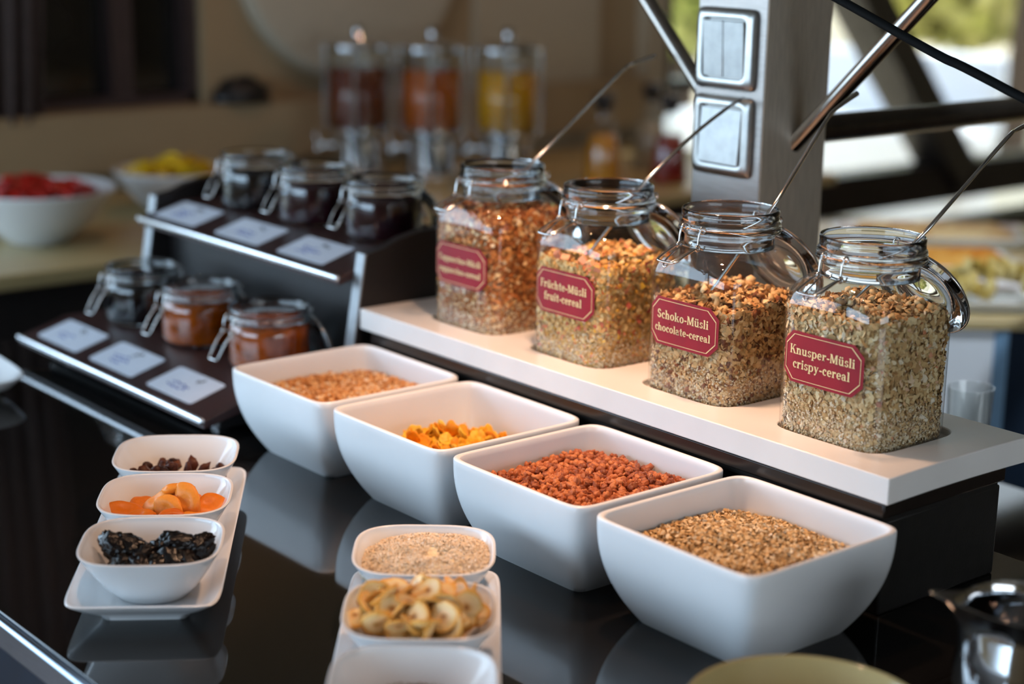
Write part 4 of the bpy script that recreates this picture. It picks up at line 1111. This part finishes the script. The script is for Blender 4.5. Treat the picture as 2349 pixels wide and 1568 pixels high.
# ------------------------------------------------------------------ foreground right: dipping bowl and steel jug, left: dish
bw = at(1838, 1600, 1); 
cb = Vector((-.944, 1.146, 0))
M['olive'] = mat('olive_glaze', C_(176, 160, 112), .1, var=.08, vscale=10, spec=.6)
t = thing('glazed_bowl', 'round bowl with olive inside and white rim at the bottom edge', 'bowl', cb)
V, F = lathe([(0, 0), (.05, 0), (.055, .004), (.085, .030), (.106, .060), (.112, .072), (.1135, .0745), (.112, .0765)], 64); mesh('shell', V, F, M['ceramic'], t)
V, F = lathe([(.112, .0765), (.1095, .0765), (.108, .074), (.101, .058), (.080, .030), (.045, .008), (0, .007)], 64); mesh('glaze', V, F, M['olive'], t)
V, F = lathe([(0, .034), (.05, .034), (.082, .0335)], 48); o = mesh('yogurt', V, F, M['ceramic'])
o.location = cb; tag(o, 'white yogurt in the olive glazed bowl', 'yogurt')
cj = Vector((-.888, 1.405, 0))
t = thing('steel_jug', 'polished steel milk jug in the lower right corner', 'jug', cj, math.radians(230))
N = 64; prof = [(.040, 0), (.046, .003), (.053, .02), (.056, .045), (.053, .075), (.047, .098), (.046, .110), (.050, .122)]
def jr_(r, z):
    R = []
    for i in range(N):
        a = 2*PI*i/N; k = max(0, (z-.08)/.042); sp = math.exp(-(((a+PI) % (2*PI)-PI)/.33)**2)
        R.append(((r+sp*.030*k**1.5)*math.cos(a), (r+sp*.0*k)*math.sin(a), z+sp*.010*k))
    return R
rings = [jr_(r, z) for r, z in prof]+[jr_(.0485, .1225)]+[jr_(r-.0018, z) for r, z in reversed(prof[1:])]
V, F = loft(rings); mesh('body', V, F, M['chrome'], t, auto=50)
tube('handle', [(-.045, 0, .108), (-.075, 0, .112), (-.088, 0, .085), (-.078, 0, .045), (-.053, 0, .030)], .0045, M['chrome'], t)
t.scale = (1.25, 1.25, 1.06)
dz = Vector((-2.70, .985, 0))
N = 96
rings = [sup(h, h, n_, N, z) for h, n_, z in ((.10, 4, 0), (.105, 4, .004), (.135, 5, .018), (.150, 5, .034), (.1515, 5, .0365), (.149, 5, .0375), (.132, 5, .022), (.11, 4, .012), (.03, 3, .011))]
V, F = loft(rings); o = mesh('serving_dish', V, F, M['ceramic'], auto=60); o.location = dz; o.rotation_euler = (0, 0, math.radians(-5))
tag(o, 'white square dish cut off by the left edge', 'dish')
# glass tumbler behind the board
gp = at(2228, 886, 2.46); t = thing('tumbler', 'small clear tumbler standing behind the right jar', 'glass', (gp.x, gp.y, -.12))
hz = gp.z+.12
V, F = lathe([(0, 0), (.022, 0), (.024, .004), (.0330, hz-.002), (.0328, hz), (.0318, hz), (.0312, hz-.002), (.0225, .012), (0, .010)], 48); mesh('tumbler_glass', V, F, M['glass'], t, auto=60)
# steel plate covers behind the plinth
for i, (x, y, z, lb) in enumerate([(2350, 1215, -.12, 'front polished steel dish cover at the right edge'), (2368, 1120, -.12, 'rear polished steel dish cover at the right edge')]):
    p = [(-1.02, 1.93), (-1.13, 2.14)][i]
    t = thing('dish_cover', lb, 'cover', (p[0], p[1], z), 0, 'steel dish covers')
    V, F = lathe([(.125, 0), (.125, .004), (.118, .006), (.112, .022), (.095, .046), (.065, .066), (.03, .076), (0, .078)], 56); mesh('dome', V, F, M['chrome'], t)
    V, F = lathe([(0, .078), (.006, .078), (.005, .09), (.012, .096), (.010, .104), (0, .106)], 20); mesh('knob', V, F, M['chrome'], t)

# ------------------------------------------------------------------ cream sideboard at the back and what stands on it
sbd = thing('sideboard', 'long cream sideboard along the back wall', 'sideboard', (-3.93, 2.2, -.92))
boxo('top', -.46, .455, -2.1, 2.0, .885, .92, M['cream'], sbd, .006); boxo('carcass', -.45, .40, -2.1, 2.0, 0, .885, mat('dark_carcass', (.02, .016, .014), .5, var=.2), sbd, .004)
def fruit_bowl(c, R, H, label):
    V, F = lathe([(0, 0), (R*.36, 0), (R*.40, .006), (R*.72, H*.45), (R*.95, H*.92), (R, H), (R*.985, H+.004), (R*.955, H-.002), (R*.7, H*.46), (R*.38, .012), (0, .010)], 56)
    o = mesh('fruit_bowl', V, F, M['ceramic'], auto=60); o.location = (*c, 0); return tag(o, label, 'bowl')
fruit_bowl((-3.80, 1.705), .185, .125, 'big white bowl of red melon on the sideboard')
fruit_bowl((-3.98, 2.16), .15, .11, 'white bowl of yellow pineapple on the sideboard')
M['melon'] = ramp_mat('melon_flesh', [(0, C_(150, 20, 14)), (1, C_(206, 46, 32))], .35, False, .2)
M['pine'] = ramp_mat('pineapple_flesh', [(0, C_(200, 150, 10)), (1, C_(236, 196, 40))], .4, False, .2)
wv, wf = [], []
N = 9
for y in (-.5, .5):
    wv += [(0, y, 0)]+[(math.cos(PI*i/(N-1)), y*(.9), math.sin(PI*i/(N-1))*.8) for i in range(N)]
wf = [(0, i+1, i+2) for i in range(N-1)]+[(N+1, N+3+i, N+2+i) for i in range(N-1)]+[(i+1, N+2+i, N+3+i, i+2) for i in range(N-1)]+[(0, N+1, N+2, 1), (0, N, 2*N+1, N+1)]
wm = mesh_data('melon_piece', wv, wf, M['melon'], False); wp = mesh_data('pineapple_piece', wv, wf, M['pine'], False)
for c, R, H, me_, nm, lb, gr in (((-3.80, 1.705), .15, .118, wm, 'melon_piece', 'red melon piece in the big white bowl', 'melon pieces'), ((-3.98, 2.16), .12, .106, wp, 'pineapple_piece', 'yellow pineapple piece in the white bowl', 'pineapple pieces')):
    for i in range(34):
        a = rng.uniform(0, 2*PI); rr = R*math.sqrt(rng.uniform(0, 1))
        rr *= .8
        o = place(nm, me_, (c[0]+rr*math.cos(a), c[1]+rr*math.sin(a), H-.018+.030*(1-rr/R)+rng.uniform(-.008, .008)), (rng.normal(0, .5), rng.normal(0, .5), rng.uniform(0, 6)), (.036, .034, .034))
        tag(o, lb.replace(' in the', ' at the %s of the' % zone(*view_uv(rr*math.cos(a), rr*math.sin(a)), R)), 'fruit', gr)
# raised pale disc for a lighter round area of the wall behind the dispensers
V, F = lathe([(0, 0), (.41, 0), (.41, .025), (.395, .045), (.36, .052), (0, .055)], 72)
o = mesh('pale_disc', [(z, x, y) for x, y, z in V], F, mat('pale_disc_tone', lin(182, 172, 152), .8, var=.03), auto=40)
o.location = (WX+.001, 3.0, .68); tag(o, 'big pale disc on the wall behind the juice dispensers', 'panel')
# juice dispensers
def dispenser(c, jc, label, jl, jn):
    t = thing('juice_dispenser', label, 'juice dispenser', (*c, 0), math.radians(-40), 'juice dispensers on the sideboard')
    R = .088
    V, F = lathe([(0, 0), (.085, 0), (.088, .004), (.088, .045), (.070, .055), (.068, .135), (.080, .150), (.090, .158), (.090, .170), (0, .170)], 40); mesh('stand', V, F, M['chrome'], t, auto=40)
    V, F = lathe([(R, .170), (R, .380), (R+.003, .384), (R+.003, .39), (R-.003, .39), (R-.003, .172)], 48); mesh('tank', V, F, M['glass'], t, auto=40)
    V, F = lathe([(R+.005, .39), (R+.005, .40), (R-.02, .415), (.02, .418), (.012, .43), (.016, .45), (0, .458)], 40); mesh('lid', V, F, M['chrome'], t, auto=40)
    V, F = lathe([(0, .01), (.012, .01), (.012, 0), (0, 0)], 16)
    V, F = join_geo(tube_geo([(0, -.07, .115), (0, -.115, .115)], .010, 10, 0), tube_geo([(0, -.112, .125), (0, -.115, .085)], .008, 10, 0), tube_geo([(0, -.112, .12), (0, -.125, .155)], .005, 8, 0)); mesh('tap', V, F, M['chrome'], t)
    for a in (0, PI/2, PI, 3*PI/2): tube('rod', [((R+.006)*math.cos(a), (R+.006)*math.sin(a), .165), ((R+.006)*math.cos(a), (R+.006)*math.sin(a), .40)], .004, M['chrome'], t, 8, 0)
    V, F = lathe([(0, .173), (R-.004, .173), (R-.004, .335), (0, .335)], 40); o = mesh('juice', V, F, mat(jn, jc, .15, var=.08, vscale=20, **{'Subsurface Weight': .2, 'Subsurface Scale': .02})); o.location = (*c, 0); tag(o, jl, 'juice')
dispenser((-4.085, 2.815), C_(104, 34, 8), 'juice dispenser with dark red-brown juice', 'dark red-brown juice in the left dispenser', 'red_juice')
dispenser((-3.935, 2.965), C_(176, 84, 8), 'juice dispenser with orange juice in the middle', 'orange juice in the middle dispenser', 'orange_juice')
dispenser((-3.80, 3.13), C_(206, 148, 8), 'juice dispenser with yellow juice at the right', 'yellow juice in the right dispenser', 'yellow_juice')
def carafe(c, jc, label, jl, jn):
    t = thing('carafe', label, 'carafe', (*c, 0), 0, 'stoppered carafes on the sideboard')
    V, F = lathe([(0, .003), (.055, .003), (.058, .008), (.050, .10), (.032, .17), (.025, .19), (.025, .215), (.030, .222)], 40); mesh('flask', V, F, M['glass'], t)
    V, F = lathe([(0, .21), (.022, .21), (.022, .225), (.030, .23), (.030, .262), (0, .265)], 24); mesh('stopper', V, F, M['black'], t)
    V, F = lathe([(0, .006), (.053, .006), (.055, .010), (.0475, .10), (.036, .145), (0, .146)], 32); o = mesh('dressing', V, F, mat(jn, jc, .25, var=.1, vscale=20)); o.location = (*c, 0); tag(o, jl, 'dressing')
carafe((-3.72, 3.43), C_(190, 130, 36), 'carafe of yellow dressing with black stopper', 'yellow dressing in the left carafe', 'yellow_dressing')
carafe((-3.60, 3.585), C_(120, 22, 14), 'carafe of red dressing beside the steel post', 'red dressing in the right carafe', 'red_dressing')
carafe((-3.86, 3.76), C_(170, 160, 140), 'carafe of pale dressing standing behind the other two', 'pale dressing in the rear carafe', 'pale_dressing')
# black ornament on the window sill
V, F = lump(ICO3, (.055, .085, .066), .35, 2.6, 3); V = [Vector((v.x, v.y, max(v.z, -.01))) for v in V]
o = mesh('ornament', V, F, M['black']); o.location = (WX+.04, 2.60, .232); tag(o, 'small black lumpy ornament on the window ledge', 'ornament')
# curtain
V, F = [], []; n = 70
for j in range(2):
    for i in range(n+1):
        y = 1.45+.53*i/n+(.07*i/n if j else 0); V.append((WX+.055+.022*math.sin(i*.9)+.006*math.sin(i*2.3), y, .205 if j == 0 else 1.7))
F = [(i, i+1, n+2+i, n+1+i) for i in range(n)]
o = mesh('curtain', V, F, M['curtain']); so = o.modifiers.new('s', 'SOLIDIFY'); so.thickness = .003
tag(o, 'greyish mauve pleated curtain left of the dark window', 'curtain')

# ------------------------------------------------------------------ second buffet table at the right, in front of the glass

p0 = at(2300, 733, 3.4); bt = thing('buffet_table', 'second buffet table with white and dark blue front at the right', 'table', (p0.x, p0.y, -.92), math.atan2(.768, .64))
TZ = .92+p0.z
M['white_front'] = mat('glossy_white_front', (.82, .87, .93), .15, var=.03, vscale=3)
M['blue_front'] = mat('dark_blue_panel', (.012, .022, .04), .2, var=.2, vscale=5)
boxo('table_top', -.60, 1.0, -.01, 1.10, TZ-.02, TZ, M['cream'], bt, .003)
boxo('table_body', -.58, .98, .02, 1.08, 0, TZ-.02, M['blue_front'], bt)
boxo('front_panel', -.58, -.012, .0, .02, .02, TZ-.02, M['white_front'], bt, .002)
boxo('corner_post', -.012, .016, -.004, .02, 0, TZ-.02, mat('light_blue_post', (.20, .36, .55), .3, var=.05), bt, .002)
boxo('front_panel', .016, .98, .004, .02, .02, TZ-.02, M['blue_front'], bt, .002)
exT, eyT = Vector((.64, .768, 0)), Vector((-.768, .64, 0))
def onT(u, v, z=0): q = p0+exT*u+eyT*v; return (q.x, q.y, p0.z+z)
def platter(u, v, hx, hy, label):
    rings = [sup(hx*k, hy*k, 10, 48, z) for k, z in ((.8, 0), (.82, .004), (.97, .02), (1, .024), (.985, .026), (.8, .009), (.2, .008))]
    V, F = loft(rings); o = mesh('platter', V, F, M['ceramic'], auto=60); o.location = onT(u, v); o.rotation_euler = (0, 0, bt.rotation_euler[2]); return tag(o, label, 'platter', 'white platters on the second buffet')
platter(.02, .17, .16, .13, 'front white platter of yellow pickles on the second buffet')
platter(-.04, .50, .20, .11, 'middle white platter of orange slices on the second buffet')
platter(.06, .84, .24, .11, 'rear white platter of pale slices on the second buffet')
M['slice_o'] = ramp_mat('orange_slice', [(0, C_(214, 130, 30)), (1, C_(246, 190, 96))], .5, False, .2)
M['slice_p'] = ramp_mat('pale_slice', [(0, C_(206, 160, 100)), (1, C_(238, 214, 160))], .5, False, .2)
M['pickle'] = ramp_mat('yellow_pickle', [(0, C_(150, 120, 40)), (.5, C_(206, 176, 90)), (1, C_(226, 206, 140))], .4, False, .3)
V, F = lathe([(0, .06), (.92, .06), (1, 0), (.92, -.06), (0, -.06)], 18); so_, sp_ = mesh_data('orange_slice', V, F, M['slice_o']), mesh_data('pale_slice', V, F, M['slice_p'])
for (u0, v0, nx_, me_, nm, lb, gr) in ((-.04, .50, 12, so_, 'orange_slice', 'orange slice laid in rows on the middle platter', 'orange slices on the middle platter'), (.06, .84, 12, sp_, 'pale_slice', 'pale slice laid in rows on the rear platter', 'pale slices on the rear platter')):
    for i in range(nx_):
        for j in range(2):
            o = place(nm, me_, onT(u0-.15+.027*i, v0-.04+.075*j, .022), (.45, .1, bt.rotation_euler[2]+rng.uniform(-.1, .1)), .036); tag(o, '%s %s in the %s row of its platter' % (['first', 'second', 'third', 'fourth', 'fifth', 'sixth', 'seventh', 'eighth', 'ninth', 'tenth', 'eleventh', 'last'][i], lb.split(' laid')[0], ['front', 'rear'][j]), 'slice', gr)
pk = [mesh_data('yellow_pickle', *lump(ICO2, (1.4, .8, .7), .4, 1.7, s+60), M['pickle']) for s in range(3)]
for i in range(60):
    u, v = rng.uniform(-.11, .11), rng.uniform(-.09, .09)
    o = place('yellow_pickle', pk[i % 3], onT(.02+u, .17+v, .022+.045*max(0, 1-(u/.12)**2-(v/.1)**2)+rng.uniform(0, .01)), tuple(rng.uniform(0, 3, 3)), float(rng.uniform(.012, .017)))
    tag(o, 'yellow pickle heaped at the %s of the front platter' % zone(u, v, .11), 'pickle', 'pickles on the front platter')

# ------------------------------------------------------------------ warm lamps over the buffet, plus an added cool fill (out of frame)
def lamp(loc, target, power, label, ang=70, blend=.6, col=(1.0, .59, .36), rad=.03):
    t = thing('spot_lamp', label, 'lamp', loc, 0, 'warm ceiling spot lamps')
    t.rotation_euler = (Vector(target)-Vector(loc)).to_track_quat('-Z', 'Y').to_euler()
    V, F = lathe([(.045, 0), (.047, .004), (.047, .10), (.03, .12), (0, .12)], 28); mesh('housing', V, F, M['black'], t)
    tube('stem', [Vector((0, 0, .12)), Vector((0, 0, max(.14, 1.88-loc[2])))], .008, M['black'], t, 8, 0)
    l = light('bulb', 'SPOT', (0, 0, -.002), power, col, None, spot_size=math.radians(ang), spot_blend=blend, shadow_soft_size=rad); l.parent = t
lamp((-1.58, 1.41, .98), (-1.62, 1.47, 0), 36, 'warm spot lamp hanging above the cornflakes bowl', 84, .8)
lamp((-2.25, 1.25, 1.35), (-2.3, 1.45, 0), 4, 'warm spot lamp above the jam riser', 90)
lamp((-1.50, .75, 1.6), (-1.55, 1.0, 0), 24, 'warm spot lamp above the small bowl trays', 60)
lamp((-3.5, 2.2, 1.8), (-4.1, 2.4, 0), 10, 'warm spot lamp above the sideboard', 110)
lamp((-3.3, 3.5, 1.8), (-3.9, 3.5, 0), 9, 'warm spot lamp above the carafes', 110)
lamp((-2.6, 4.0, 1.8), (-2.7, 3.6, 0), 22, 'warm spot lamp above the second buffet', 90)
lamp((-1.35, 2.45, 1.75), (-2.25, 2.95, -.3), 110, 'cool white fill lamp added to brighten the second buffet front', 40, .5, (.8, .9, 1.0))  # unseen lamp added only to make the white front panel brighter
